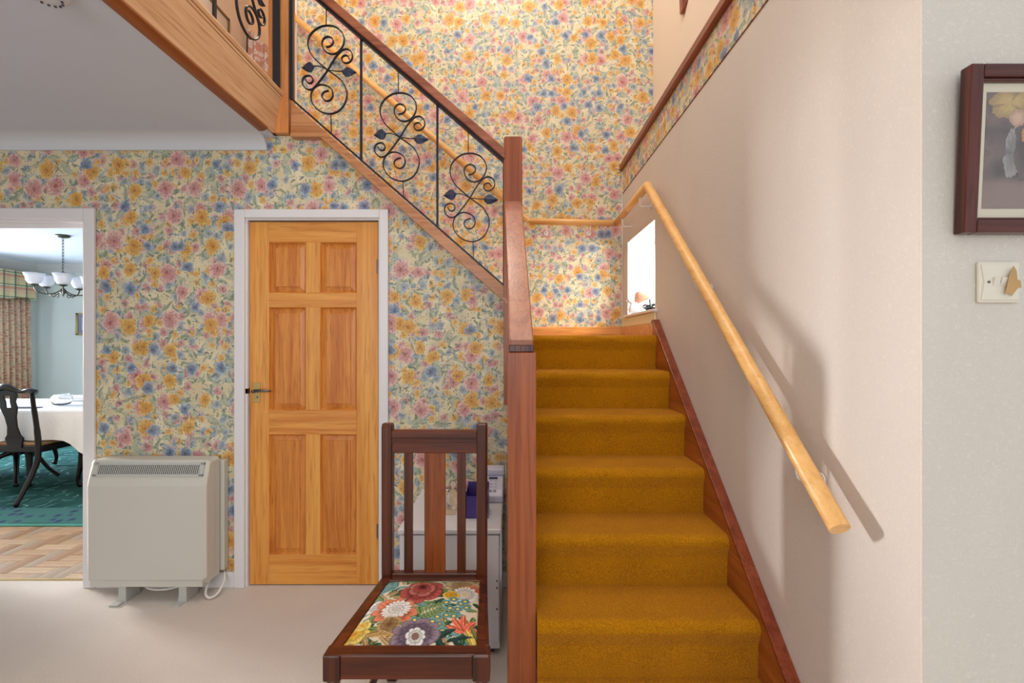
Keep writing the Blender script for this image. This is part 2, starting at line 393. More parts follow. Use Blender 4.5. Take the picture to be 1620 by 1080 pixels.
def glass_mat(name, rough=0.0, col=(1, 1, 1, 1)):
    m, N, p = newmat(name, rough); p.inputs['Transmission Weight'].default_value = 1; p.inputs['IOR'].default_value = 1.45
    p.inputs['Base Color'].default_value = col; return m
M['glass'] = glass_mat('clear_glass')
def pane_mat(name):
    m = bpy.data.materials.new(name); m.use_nodes = True; N = NT(m.node_tree); m.node_tree.nodes.remove(m.node_tree.nodes['Principled BSDF'])
    tr = N.n('ShaderNodeBsdfTransparent'); gl = N.n('ShaderNodeBsdfGlossy'); gl.inputs['Roughness'].default_value = .02
    mx = N.n('ShaderNodeMixShader')
    mx.inputs[0].default_value = .06; N.put(mx.inputs[1], tr.outputs[0]); N.put(mx.inputs[2], gl.outputs[0])
    N.put(m.node_tree.nodes['Material Output'].inputs[0], mx.outputs[0]); return m
M['pane'] = pane_mat('thin_glass_pane')
def checked(name):
    m, N, p = newmat(name, .85)
    tc = N.sep(N.n('ShaderNodeTexCoord').outputs['Object'])
    z = N.m('FRACT', N.m('MULTIPLY', tc[2], 6.0)); y = N.m('FRACT', N.m('MULTIPLY', tc[1], 7.0))
    c = N.ramp(z, [(0, rgb(206, 180, 146)), (.3, rgb(200, 140, 120)), (.5, rgb(190, 196, 160)), (.62, rgb(60, 96, 84)), (.68, rgb(206, 190, 150))], 'CONSTANT')
    c = N.mix(N.m('MULTIPLY', N.m('LESS_THAN', y, .14), .8), c, rgb(60, 92, 80)); N.put(p.inputs['Base Color'], c); return m
M['check'] = checked('checked_pelmet_cloth')
def floralcloth(name, basec, a, b, c3, plane, k):
    m, N, p = newmat(name, .85)
    tc = N.sep(N.n('ShaderNodeTexCoord').outputs['Object'])
    v = N.vm('MULTIPLY', N.comb(tc[{'x': 0, 'y': 1}[plane]], tc[2], 0.0), (k, k, 0))
    c = layer(N, gL, [v, 22, 4.1, .5, .2, .8, rgb(120, 130, 100), rgb(160, 160, 130), basec])
    c = layer(N, gF, [v, 16, 8.1, 6, .5, .8, a, b, c3, c]); N.put(p.inputs['Base Color'], c); return m
M['curtain'] = floralcloth('rose_patterned_curtain', rgb(206, 176, 146), rgb(190, 120, 104), rgb(216, 176, 150), rgb(140, 70, 64), 'y', 1.6)
M['upcurtain'] = floralcloth('mauve_floral_cloth', rgb(206, 156, 144), rgb(226, 214, 216), rgb(240, 232, 232), rgb(130, 100, 110), 'x', 1.0)
def rugmat():
    m, N, p = newmat('teal_patterned_rug', .95, .1)
    tc = N.n('ShaderNodeTexCoord').outputs['Object']; s = N.sep(tc)
    v = N.comb(s[0], s[1], 0.0)
    c = N.ramp(N.noise(tc, 3, 3)[0], [(.3, rgb(24, 66, 62)), (.7, rgb(58, 104, 102))])
    c = layer(N, gL, [v, 9, 2, .5, .16, .7, rgb(130, 176, 176), rgb(60, 110, 110), c])
    # border bands near the front edge at y=3.35
    t = N.m('SUBTRACT', s[1], 3.35)
    band = N.m('MULTIPLY', N.step(t, .04, .05), N.m('SUBTRACT', 1.0, N.step(t, .34, .36)))
    bc = layer(N, gF, [v, 10, 5, 6, .42, .8, rgb(50, 66, 96), rgb(86, 110, 130), rgb(20, 30, 60), rgb(70, 116, 110)])
    c = N.mix(band, c, bc)
    edge = N.m('SUBTRACT', 1.0, N.step(t, .02, .04)); c = N.mix(edge, c, rgb(90, 150, 138))
    N.put(p.inputs['Base Color'], c)
    b = N.n('ShaderNodeBump'); b.inputs['Strength'].default_value = .6; b.inputs['Distance'].default_value = .006
    N.put(b.inputs['Height'], N.noise(tc, 160, 2)[0]); N.put(p.inputs['Normal'], b.outputs[0]); return m
M['rug'] = rugmat()
PARQ = [wood('parquet_block_%s' % n_, rgb(*a), rgb(*b), ax, .35, 1.2) for n_, a, b, ax in
        (('tan', (196, 160, 126), (170, 132, 98), 'x'), ('grey', (184, 160, 138), (160, 134, 112), 'y'), ('brown', (180, 140, 104), (150, 112, 80), 'y'), ('pale', (206, 174, 142), (182, 148, 114), 'x'))]

# ------------------------------------------------------------------ setting
D1, D2, XW, XU = 2.53, 3.644, .87, 1.11
bm = B(); box(bm, -5.2, 3.0, -2.6, 2.60, -.1, 0); mk('floor', bm, M['cream'], kind='structure')
# door wall (floral), sloping under the second flight
bm = B()
sl = lambda X: 2.459-(X+1.04)*.90
for pts in ([(-5.2, 0), (-3.08, 0), (-3.08, 2.46), (-5.2, 2.46)], [(-3.08, 2.01), (-2.32, 2.01), (-2.32, 2.46), (-3.08, 2.46)],
            [(-2.32, 0), (-1.475, 0), (-1.475, 2.46), (-2.32, 2.46)], [(-1.475, 2.015), (-1.04, 2.015), (-1.04, 2.46), (-1.475, 2.46)],
            [(-1.04, 2.015), (-.70, 2.015), (-.70, sl(-.70)), (-1.04, 2.46)], [(-.70, 0), (.02, 0), (.02, sl(.02)), (-.70, sl(-.70))]):
    prism(bm, pts, XZ, D1, D1+.10)
mk('wall_back', bm, M['paper'], kind='structure')
bm = B(); box(bm, -1.69, XU+.1, D2, D2+.1, 0, 5.2); mk('wall_stairwell_back', bm, M['paper'], kind='structure')
# right wall with window hole
bm = B()
wy0, wy1, wz0, wz1 = 2.82, 3.49, 1.535, 2.085
for y0, y1, z0, z1 in ((.985, wy0, 0, 2.69), (wy1, D2, 0, 2.69), (wy0, wy1, 0, wz0), (wy0, wy1, wz1, 2.69)):
    box(bm, XW, XU+.1, y0, y1, z0, z1)
mk('wall_right', bm, M['ana'], kind='structure')
bm = B(); box(bm, XU, XU+.1, .985, D2, 2.69, 5.2); mk('wall_right_upper', bm, M['upper'], kind='structure')
bm = B(); box(bm, XU+.1, 3.2, .985, 1.085, 0, 2.69); mk('wall_front_return', bm, M['ana2'], kind='structure')
# the return's own paper stands a touch proud and butts at the corner
bm = B(); box(bm, XW-.002, 3.2, .981, .985, 0, 2.69); mk('wall_return_paper', bm, M['ana2'], kind='structure')
bm = B(); box(bm, XW-.004, XW, .985, D2, 2.50, 2.68); mk('trim_1', bm, M['border'], kind='structure')
bm = B(); prism(bm, [(.842, 2.685), (.85, 2.675), (XW+.01, 2.675), (XW+.01, 2.715), (.85, 2.725), (.842, 2.72)], lambda u, v, t: (u, t, v), .985, D2)
mk('trim_2', bm, M['dado'], kind='structure')
bm = B(); box(bm, XW-.001, XW+.004, .985, D2, 2.494, 2.50); mk('trim_3', bm, M['dado'], kind='structure')
# ceiling of hall
bm = B(); box(bm, -5.2, -1.296, -1.0, D1, 2.449, 2.52); mk('ceiling', bm, M['ceil'], kind='structure')
bm = B(); pr = [(D1, 2.379), (D1-.012, 2.379)]
for i in range(9):
    a = i/8*PI/2; pr.append((D1-.012-.088*(1-math.cos(a))*1.0, 2.387+.062*math.sin(a)))
pr += [(D1-.10, 2.4495), (D1, 2.4495)]
prism(bm, pr, YZ, -5.2, -1.335); mk('trim_4', bm, M['cove'], kind='structure', smooth=False)
bm = B(); box(bm, -5.2, 1.3, -1.0, 5.6, 5.14, 5.24); mk('ceiling_upper', bm, M['upper'], kind='structure')
bm = B(); box(bm, -5.2, -1.30, -1.0, 2.63, 2.52, 2.66); box(bm, -5.2, -1.38, 2.63, 4.7, 2.52, 2.66); mk('floor_upper_landing', bm, M['cream'], kind='structure')
bm = B(); box(bm, -2.77, -2.67, -1.0, 4.7, 2.66, 5.14); mk('wall_upper_left', bm, plain('upper_white_wall', rgb(232, 218, 204), .7), kind='structure')
bm = B(); box(bm, -2.77, -1.6, 4.7, 4.8, 2.66, 5.14); box(bm, -1.69, -1.6, D2+.1, 4.7, 2.66, 5.14); mk('wall_upper_back', bm, plain('peach_wall', rgb(236, 200, 164), .7), kind='structure')
bm = B(); box(bm, -1.725, -1.69, D2-.02, D2+.12, 2.66, 4.9); mk('trim_5', bm, M['white'], kind='structure')
# side walls of the hall
bm = B(); box(bm, -5.3, -5.2, -2.6, D1+.1, 0, 2.5); mk('wall_left', bm, M['ana2'], kind='structure')
# skirting boards
bm = B(); box(bm, -2.265, -1.505, D1-.016, D1, 0, .085); box(bm, -.67, -.02, D1-.016, D1, 0, .085); mk('baseboard_back', bm, M['white'], bevel=.004, kind='structure')
# dining room shell
DX, DY = -6.93, 6.75
bm = B(); box(bm, DX, -1.5, 2.60, DY, -.1, -.012); 
sub = bm; fl2 = mk('floor_dining', sub, PARQ[1], kind='structure')
bm = B(); box(bm, DX, -1.5, D1+.1, DY, 2.45, 2.52); mk('ceiling_dining', bm, M['dceil'], kind='structure')
bm = B(); box(bm, DX, -1.5, DY, DY+.1, 0, 2.45); mk('wall_dining_back', bm, M['mint'], kind='structure')
bm = B()
for y0, y1, z0, z1 in ((D1, 3.6, 0, 2.45), (3.6, 6.05, 0, .9), (3.6, 6.05, 2.15, 2.45), (6.05, DY, 0, 2.45)): box(bm, DX-.2, DX, y0, y1, z0, z1)
mk('wall_dining_left', bm, M['mint'], kind='structure')
bm = B(); box(bm, -1.6, -1.5, D1+.1, D2, 0, 2.45); box(bm, -1.6, -1.5, D2, DY, 0, 2.52); mk('wall_dining_right', bm, M['mint'], kind='structure')
bm = B(); box(bm, DX, -5.2, D1, D1+.1, 0, 2.45); mk('wall_dining_front', bm, M['mint'], kind='structure')
bm = B()
cv = [(0, -.11), (.012, -.11), (.03, -.075), (.06, -.04), (.1, -.02), (.105, 0), (0, 0)]
prism(bm, [(DX+a, 2.45+b) for a, b in cv], lambda u, v, t: (u, t, v), D1+.1, DY)
prism(bm, [(DY-a, 2.45+b) for a, b in cv], YZ, DX, -1.6)
mk('trim_6', bm, M['cove'], kind='structure')
# dining window in the left wall
w2 = mk('window_2', box(B(), DX-.12, DX-.02, 3.6, 6.05, .87, .91), M['white'], kind='structure')
bm = B()
for y in (3.6, 4.38, 5.2, 6.0): box(bm, DX-.12, DX-.06, y, y+.05, .9, 2.15)
for z in (.9, 1.75, 2.10): box(bm, DX-.12, DX-.06, 3.6, 6.05, z, z+.05)
mk('window_frame', bm, M['white'], w2)
mk('window_glass', box(B(), DX-.092, DX-.088, 3.6, 6.05, .9, 2.15), M['pane'], w2)
# parquet blocks laid herringbone just inside the doorway (parts of the dining floor)
L, W = .228, .076
pm = {}
def block(x0, x1, y0, y1, i):
    x0, x1, y0, y1 = max(x0, -3.85), min(x1, -2.2), max(y0, 2.612), min(y1, 3.42)
    if x1-x0 < .02 or y1-y0 < .02: return
    key = (i, round(x1-x0, 3), round(y1-y0, 3))
    if key not in pm:
        bm = B(); hx, hy = (x1-x0)/2-.0012, (y1-y0)/2-.0012
        v = [bm.verts.new(p) for p in ((-hx,-hy,-.012),(hx,-hy,-.012),(hx,hy,-.012),(-hx,hy,-.012),(-hx,-hy,-.002),(hx,-hy,-.002),(hx,hy,-.002),(-hx,hy,-.002),
             (-hx+.002,-hy+.002,0),(hx-.002,-hy+.002,0),(hx-.002,hy-.002,0),(-hx+.002,hy-.002,0))]
        for a in (0, 4):
            for k in range(4): bm.faces.new([v[a+k], v[a+(k+1) % 4], v[a+4+(k+1) % 4], v[a+4+k]])
        bm.faces.new(v[8:12]); me = bpy.data.meshes.new('parquet_block'); bm.to_mesh(me); bm.free(); me.materials.append(PARQ[i]); pm[key] = me
    o = bpy.data.objects.new('parquet_block', pm[key]); COL.objects.link(o); o.parent = fl2
    o.location = ((x0+x1)/2, (y0+y1)/2, random.uniform(-.0008, .0004))
for a in range(-40, 40):
    for b in range(-14, 14):
        ox = -3.0+a*W+b*L; oy = 2.6+a*W-b*L
        block(ox, ox+L, oy, oy+W, random.choice((0, 3))); block(ox, ox+W, oy+W, oy+W+L, random.choice((1, 2)))
bm = B(); box(bm, -3.08, -2.32, 2.595, 2.612, -.004, .004); mk('trim_7', bm, M['brass'], kind='structure')

# doorway (open) frame = door_2, pine door = door_1
bm = B()
d2 = mk('door_2', box(box(box(B(), -2.34, -2.32, D1-.004, D1+.104, 0, 2.01), -3.08, -3.06, D1-.004, D1+.104, 0, 2.01), -3.06, -2.34, D1-.004, D1+.104, 1.99, 2.01), M['white'], kind='structure')
bm = B()
for a0, a1, z0, z1 in ((-2.328, -2.268, 0, 2.062), (-3.132, -3.072, 0, 2.062), (-3.072, -2.328, 2.002, 2.062)): box(bm, a0, a1, D1-.018, D1, z0, z1)
mk('architrave', bm, M['white'], d2, bevel=.005)
mk('door_stop', box(B(), -3.06, -2.34, D1+.03, D1+.045, 1.965, 1.99), M['white'], d2)
d1 = mk('door_1', box(box(box(B(), -1.475, -1.442, D1-.004, D1+.104, 0, 2.015), -.728, -.70, D1-.004, D1+.104, 0, 2.015), -1.442, -.728, D1-.004, D1+.104, 2.0, 2.015), M['white'], kind='structure')
bm = B()
box(bm, -1.508, -1.452, D1-.02, D1, 0, 2.055); box(bm, -.72, -.672, D1-.02, D1, 0, 2.055); box(bm, -1.452, -.72, D1-.02, D1, 2.008, 2.055)
mk('architrave', bm, M['white'], d1, bevel=.005)
yf, yb = D1+.012, D1+.05      # door leaf
def dpx(x, y): v = PX(x, y, yf); return v.x, v.z
def dbox(bm, x0, y0, x1, y1, a=yf, b=yb):
    X0, Z1 = dpx(x0, y0); X1, Z0 = dpx(x1, y1); return box(bm, X0, X1, a, b, max(Z0, .006), Z1)
mk('door_stile', dbox(B(), 395, 351, 425.5, 925), M['pinev'], d1, bevel=.0015)
mk('door_stile', dbox(B(), 564, 351, 598, 925), M['pinev'], d1, bevel=.0015)
for y0, y1 in ((351, 383), (463, 486), (648, 687), (877, 925)):
    mk('door_rail', dbox(B(), 425.5, y0, 564, y1), M['pineh'], d1, bevel=.0015)
for y0, y1 in ((383, 463), (486, 648), (687, 877)):
    mk('door_muntin', dbox(B(), 483.5, y0, 506.5, y1), M['pinev'], d1, bevel=.0015)
    for x0, x1 in ((425.5, 483.5), (506.5, 564)):
        X0, Z1 = dpx(x0, y0); X1, Z0 = dpx(x1, y1)
        bm = B()
        def loop(m_, y): return [bm.verts.new(p) for p in ((X0+m_, y, Z0+m_), (X1-m_, y, Z0+m_), (X1-m_, y, Z1-m_), (X0+m_, y, Z1-m_))]
        ls = [loop(0, yf+.001), loop(.010, yf+.014), loop(.034, yf+.008), loop(.035, yf+.004)]
        for A_, B_ in zip(ls, ls[1:]):
            for k in range(4): bm.faces.new([A_[k], A_[(k+1) % 4], B_[(k+1) % 4], B_[k]])
        bm.faces.new(ls[-1]); mk('door_panel', bm, M['pinep'], d1)
hp = PX(409, 621, yf)
hd = mk('door_handle', box(B(), PX(400.5, 0, yf).x, PX(412, 0, yf).x, yf-.005, yf, PX(0, 636, yf).z, PX(0, 605, yf).z), M['brass'], d1, bevel=.002)
bm = B(); lathe(bm, PX(406, 618, yf)+Vector((0, -.04, 0)), [(.009, 0), (.009, .036)], 12, 'y')
p0 = PX(402, 618, yf-.035); p1 = PX(428, 618, yf-.035); tube(bm, [p0, (p0+p1)/2, p1], [.009, .008, .006], 8)
mk('lever', bm, M['steel'], hd, smooth=True)
kp = PX(407, 628, yf-.006); bm = B(); lathe(bm, kp, [(.006, 0), (.006, .003)], 10, 'y'); mk('keyhole', bm, M['steel'], hd)
mk('latch', box(B(), PX(390.5, 0, yf).x, PX(394.5, 0, yf).x, yf-.016, yf+.01, PX(0, 622, yf).z, PX(0, 614, yf).z), M['frame'], d1)
for y in (421, 840):
    c = PX(597.5, y, yf-.004); bm = B(); tube(bm, [c+Vector((0, 0, -.037)), c+Vector((0, 0, .037))], .006, 8); mk('hinge', bm, M['steel'], d1)

# stair window
w1 = mk('window_1', box(B(), XW-.028, XU, wy0-.04, wy1+.04, wz0-.018, wz0), M['white'], kind='structure', bevel=.004)
mk('window_apron', box(B(), XW-.012, XW, wy0-.03, wy1+.13, wz0-.083, wz0-.018), plain('cream_apron', rgb(226, 214, 170), .4), w1, bevel=.003)
bm = B()
for a in ((wy0, wy0+.035, wz0, wz1), (wy1-.035, wy1, wz0, wz1)): box(bm, XU+.03, XU+.07, *a)
for a in ((wy0, wy1, wz0, wz0+.035), (wy0, wy1, wz1-.035, wz1)): box(bm, XU+.03, XU+.07, *a)
mk('window_frame', bm, M['white'], w1)
mk('window_glass', box(B(), XU+.048, XU+.052, wy0, wy1, wz0, wz1), M['pane'], w1)
bm = B()
for a in ((wy0-.0, wy0+.003, wz0, wz1), (wy1-.003, wy1, wz0, wz1), (wy0, wy1, wz1-.003, wz1)): box(bm, XW+.001, XU+.1, *a)
mk('window_reveal', bm, M['white'], w1)

# landing skirting
bm = B(); box(bm, .03, XW, D2-.018, D2, 1.375, 1.452); mk('baseboard_landing_back', bm, M['skirt'], kind='structure', bevel=.003)
bm = B(); box(bm, XW-.018, XW, 2.74, D2-.018, 1.375, 1.452); mk('baseboard_landing_right', bm, M['skirt'], kind='structure', bevel=.003)

# ------------------------------------------------------------------ staircase
RISE, GO, ZL, Y0 = .196, .2245, 1.375, 2.694
st = thing('staircase', (.44, 1.35, 0), 'mustard-yellow carpeted staircase climbing beside the cream right wall to a small landing', 'staircase')
def nose_profile(yr, zt, depth, drop):
    """carpeted tread+riser outline in (y,z): front at yr"""
    p = [(yr+depth, zt-.05), (yr+depth, zt)]
    p.append((yr+.03, zt))
    for i in range(7):
        a = PI/2+i/6*PI*.62
        p.append((yr+.012+.032*math.cos(a), zt-.032+.032*math.sin(a)))
    p += [(yr-.004, zt-.085), (yr, zt-drop), (yr+.06, zt-drop)]
    return p
def step_mesh(k):
    yr = Y0-k*GO; zt = ZL-k*RISE
    dep = GO+.03 if k else D2-Y0
    prof = nose_profile(yr, zt, dep, RISE+.0)
    bm = B(); x0, x1 = (.03 if k < 4 else .086, XW-.036) if k else (.03, XW-.018)
    n = 26
    rows = []
    for i in range(n+1):
        X = x0+(x1-x0)*i/n; row = []
        for j, (y, z) in enumerate(prof):
            w_ = mnoise.noise(Vector((X*9, k*3.1, j*.35)))*.004
            row.append(bm.verts.new((X, y-(w_ if 2 <= j <= 10 else 0), z+(w_*.5 if 2 < j < 9 else 0))))
        rows.append(row)
    for i in range(n):
        for j in range(len(prof)-1):
            bm.faces.new([rows[i][j], rows[i+1][j], rows[i+1][j+1], rows[i][j+1]])
    bm.faces.new(rows[0]); bm.faces.new(rows[-1][::-1])
    return bm
for k in range(7):
    mk('carpeted_landing' if k == 0 else 'carpeted_step', step_mesh(k), M['gold'], st, smooth=False)
# wall string (right)
def sz(y): return 1.446+(y-2.737)*.860
pts = [(1.12, sz(1.12)), (1.12, 0), (1.60, 0), (2.76, 0.95), (2.76, 1.452), (2.737, 1.452)]
bm = B(); prism(bm, pts, lambda u, v, t: (t, u, v), XW-.036, XW); mk('wall_string', bm, M['stringr'], st, bevel=.003)
bm = B(); prism(bm, [(1.12, sz(1.12)), (1.12, sz(1.12)+.016), (2.737, 1.468), (2.76, 1.462), (2.76, 1.446), (2.737, 1.452)], lambda u, v, t: (t, u, v), XW-.042, XW)
mk('string_cap', bm, M['dado'], st, bevel=.002)
# left string of first flight
def z1(y): return 1.335+(y-1.62)*.876
bm = B(); prism(bm, [(1.702, 0), (1.702, z1(1.702)-.82), (2.5, z1(2.5)-.82), (2.5, z1(2.5)-1.12), (1.75, 0)], lambda u, v, t: (t, u, v), -.005, .029); mk('outer_string', bm, M['stringr'], st)
# second flight
for k in range(1, 8):
    X = -.03-(k-1)*GO
    mk('carpeted_step', box(B(), X-GO-.02, X+.02, D1+.055, D2, ZL+(k-1)*RISE, ZL+k*RISE), M['gold'], st, bevel=.012)
bm = B()
Ys = 2.485
q = lambda x, y: (PX(x, y, Ys).x, PX(x, y, Ys).z)
prism(bm, [q(801, 457), q(461, 161), q(459, 216), q(507, 216), q(803, 479)], XZ, Ys, D1+.004)
mk('outer_string', bm, M['stringx'], st, bevel=.002)
bm = B(); prism(bm, [q(803, 475), q(507, 211), q(507, 217), q(803, 481)], XZ, Ys-.006, D1+.004); mk('string_bead', bm, M['stringx'], st)
bm = B(); box(bm, .03, XW, 2.75, D2, 1.2, 1.37); mk('landing_slab', bm, M['stringr'], st)

# ------------------------------------------------------------------ balustrade
ba = thing('stair_balustrade', (0.03, 1.65, 0), 'reddish wooden newels and handrails with black iron scroll panels along the stairs', 'balustrade')
nw = [(-.045, 1.0), (-.045, 2.425), (-.036, 2.437), (.047, 2.437), (.055, 2.425), (.055, 1.0)]
bm = B(); prism(bm, nw, XZ, 2.48, 2.575); mk('newel_post', bm, M['newel'], ba, bevel=.003)
n2 = mk('newel_post', box(B(), -.016, .084, 1.602, 1.70, 0, 1.30), M['newel'], ba, bevel=.003)
bm = B(); box(bm, -.011, .077, 1.606, 1.695, 1.30, 1.327); mk('newel_cap', bm, M['frame'], n2, bevel=.004)
# first flight handrail: top face runs from the near newel up to the far one
bm = B(); q4 = [(1.63, z1(1.63), -.010, .078), (2.50, z1(2.50), -.043, .052)]
vs = []
for y, z, a, b in q4:
    vs.append([bm.verts.new(p) for p in ((a, y, z), (b, y, z), (b-.006, y, z-.062), (a+.006, y, z-.062))])
for k in range(4): bm.faces.new([vs[0][k], vs[0][(k+1) % 4], vs[1][(k+1) % 4], vs[1][k]])
bm.faces.new(vs[0][::-1]); bm.faces.new(vs[1]); mk('handrail', bm, M['newely'], ba, bevel=.006)
# second flight handrail
def r2(x): return 235.5-(798-x)*.866
def bar2(x0, x1, dy0, dy1, a, b, mat, name, bev=0):
    Y = 2.49
    pts = [(PX(x, r2(x)+dy, Y).x, PX(x, r2(x)+dy, Y).z) for x, dy in ((x0, dy0), (x1, dy0), (x1, dy1), (x0, dy1))]
    bm = B(); prism(bm, pts, XZ, a, b); return mk(name, bm, mat, ba, bevel=bev)
bar2(430, 799, 0, 17, 2.47, 2.54, M['newelx'], 'handrail', .004)
# upper newel (corner) standing on the fascia
nu = mk('newel_post', box(B(), -1.315, -1.205, 2.497, 2.58, 2.462, 3.9), wood('upper_newel_orange', rgb(216, 146, 84), rgb(190, 116, 60), 'z', .3, .9), ba, bevel=.003)
# iron panels -----------------------------------------------------------
YP = 2.505; sP = F/YP
S_A = [(290,222),(330,215),(362,190),(372,155),(350,118),(305,105),(265,125),(245,165),(248,215),(275,265),(320,295),(370,302),(420,285),(460,245),(488,190),(497,130),(480,75),(435,18),(370,-15),(295,-22),(225,-8),(160,30),(110,85),(85,150),(86,215),(108,280),(150,345),(220,410),(309,485),(400,550),(460,600),(505,670),(528,745),(520,820),(490,890),(440,945),(370,978),(300,980),(225,955),(165,905),(125,840),(118,770),(135,715),(170,675),(220,652),(270,655),(320,675),(355,710),(368,760),(355,805),(320,835),(280,832),(250,805),(242,770),(260,740),(290,725),(320,720)]
S_B = [(552,355),(535,325),(505,318),(475,335),(468,365),(485,395),(520,405),(560,390),(588,350),(588,305),(565,265),(525,245),(480,255),(445,285),(400,335),(350,415),(309,485),(255,560),(205,625),(165,675),(135,700),(95,708),(55,692),(25,650),(20,605),(40,565),(80,548),(115,555),(138,585),(132,620),(105,635),(75,625),(57,592)]
S_C = [(150,440),(200,438),(250,455),(309,485),(360,490),(410,497),(465,497)]
K = 1/7.2/sP
def loc2(p): return ((p[0]-309)*K, -(p[1]-485)*K)
def ribbon(bm, pts2, fn, hw, hd):
    """flat bar of half width hw in plane, half depth hd along t"""
    pts = [Vector((a, b, 0)) for a, b in pts2]; prev = None
    for i, p in enumerate(pts):
        t = (pts[min(i+1, len(pts)-1)]-pts[max(i-1, 0)]).normalized(); nn = Vector((-t.y, t.x, 0))*hw
        ring = [bm.verts.new(fn(c_.x, c_.y, d_)) for c_, d_ in ((p+nn, -hd), (p+nn, hd), (p-nn, hd), (p-nn, -hd))]
        if prev:
            for k in range(4): bm.faces.new([prev[k], prev[(k+1) % 4], ring[(k+1) % 4], ring[k]])
        else: bm.faces.new(ring[::-1])
        prev = ring
    bm.faces.new(prev)
def sm(pts): return [(v.x, v.y) for v in crom([(a, b, 0) for a, b in map(loc2, pts)], 4)]
def leafm(bm, fn, tip, root, wid):
    (x0, y0), (x1, y1) = root, tip; L_ = math.hypot(x1-x0, y1-y0); ux, uy = (x1-x0)/L_, (y1-y0)/L_
    prof = [(0, .0), (.12, .55), (.3, .95), (.5, 1.0), (.72, .72), (.9, .3), (1, 0)]
    for sgn in (1, -1):
        last = None
        for a, b in prof:
            cx, cy = x0+ux*a*L_, y0+uy*a*L_; h = b*wid*sgn*(1+.12*math.sin(a*25))
            A_ = (cx, cy, -.004); B2 = (cx-uy*h, cy+ux*h, .005)
            cur = [bm.verts.new(fn(*A_)), bm.verts.new(fn(*B2)), bm.verts.new(fn(B2[0], B2[1], B2[2]+.002)), bm.verts.new(fn(A_[0], A_[1], A_[2]+.002))]
            if last:
                for k in range(4):
                    bm.faces.new([last[k], last[(k+1) % 4], cur[(k+1) % 4], cur[k]])
            last = cur
    bmesh.ops.remove_doubles(bm, verts=bm.verts, dist=.0002)
def scroll_unit(fn, top, bot, parent):
    bm = B(); ribbon(bm, sm(S_A), fn, .0027, .006); ribbon(bm, sm(S_B), fn, .0027, .006); ribbon(bm, sm(S_C), fn, .002, .0025)
    sc = mk('iron_scroll', bm, M['iron'], parent)
    a = loc2((290, -22)); b = loc2((343, 980))
    mk('scroll_rod', (lambda bm: (ribbon(bm, [a, (a[0], top)], fn, .0022, .0022), bm)[1])(B()), M['iron'], sc)
    mk('scroll_rod', (lambda bm: (ribbon(bm, [b, (b[0]+.003, -bot)], fn, .0022, .0022), bm)[1])(B()), M['iron'], sc)
    bm = B(); leafm(bm, fn, loc2((8, 455)), loc2((152, 438)), .0275); mk('iron_leaf', bm, M['leaf'], sc)
    bm = B(); leafm(bm, fn, loc2((632, 505)), loc2((460, 495)), .0245); mk('iron_leaf', bm, M['leaf'], sc)
def top2(x): return PX(x, r2(x)+23, YP).z          # underside of the iron top bar
def bot2(x): return PX(x, 453.5-(798-x)*.878, YP).z
def strip2(x0, x1, f, th, hd, name):
    pts = [(PX(x0, 0, YP).x, f(x0)), (PX(x1, 0, YP).x, f(x1)), (PX(x1, 0, YP).x, f(x1)+th), (PX(x0, 0, YP).x, f(x0)+th)]
    bm = B(); prism(bm, pts, XZ, YP-hd, YP+hd); return mk(name, bm, M['iron'], ba)
strip2(459, 799, top2, .019, .016, 'iron_bar'); strip2(461, 799, bot2, .010, .016, 'iron_bar')
for x, hw in ((462, .0085), (571.5, .0055), (692, .0055), (797, .005)):
    X = PX(x, 0, YP).x; mk('iron_upright', box(B(), X-hw, X+hw, YP-.006 if x != 462 else YP-.015, YP+.006, bot2(x)+.002, top2(x)+.012), M['iron'], ba)
for cx, cy in ((518.7, 111), (632.9, 217.4), (743.5, 313)):
    c = PX(cx, cy, YP)
    scroll_unit(lambda u, v, t, c=c: (c.x+u, c.y+t, c.z+v), top2(cx-2)+.004-c.z, c.z-bot2(cx+5)-.004, ba)
# landing gallery panel above fascia, plane X = -1.26
GX = -1.262
zt_, zb_ = 3.46, 2.688
mk('iron_bar', box(B(), GX-.012, GX+.012, .1, 2.50, zb_, zb_+.010), M['iron'], ba)
mk('iron_bar', box(B(), GX-.012, GX+.012, .1, 2.50, zt_, zt_+.012), M['iron'], ba)
mk('handrail', box(B(), GX-.033, GX+.033, .1, 2.51, zt_+.012, zt_+.075), M['newely'], ba, bevel=.006)
mk('iron_upright', box(B(), GX-.018, GX+.018, 2.476, 2.486, zb_, zt_), M['iron'], ba)
for y in (1.965, 1.45, .94, .43): mk('iron_upright', box(B(), GX-.005, GX+.005, y-.008, y+.008, zb_, zt_), M['iron'], ba)
for y in (2.225, 1.71, 1.195, .68):
    scroll_unit(lambda u, v, t, y=y: (GX-t, y-u, 3.035+v), zt_-3.035, 3.035-zb_-.008, ba)
# first flight panel (seen edge-on below the rail)
for y in (2.44, 2.06, 1.74): mk('iron_upright', box(B(), .004, .016, y-.006, y+.006, z1(y)-.82, z1(y)-.05), M['iron'], ba)
for y in (2.25, 1.90):
    scroll_unit(lambda u, v, t, y=y: (.010+t, y+u*.6, z1(y)-.43+v), .37, .385, ba)

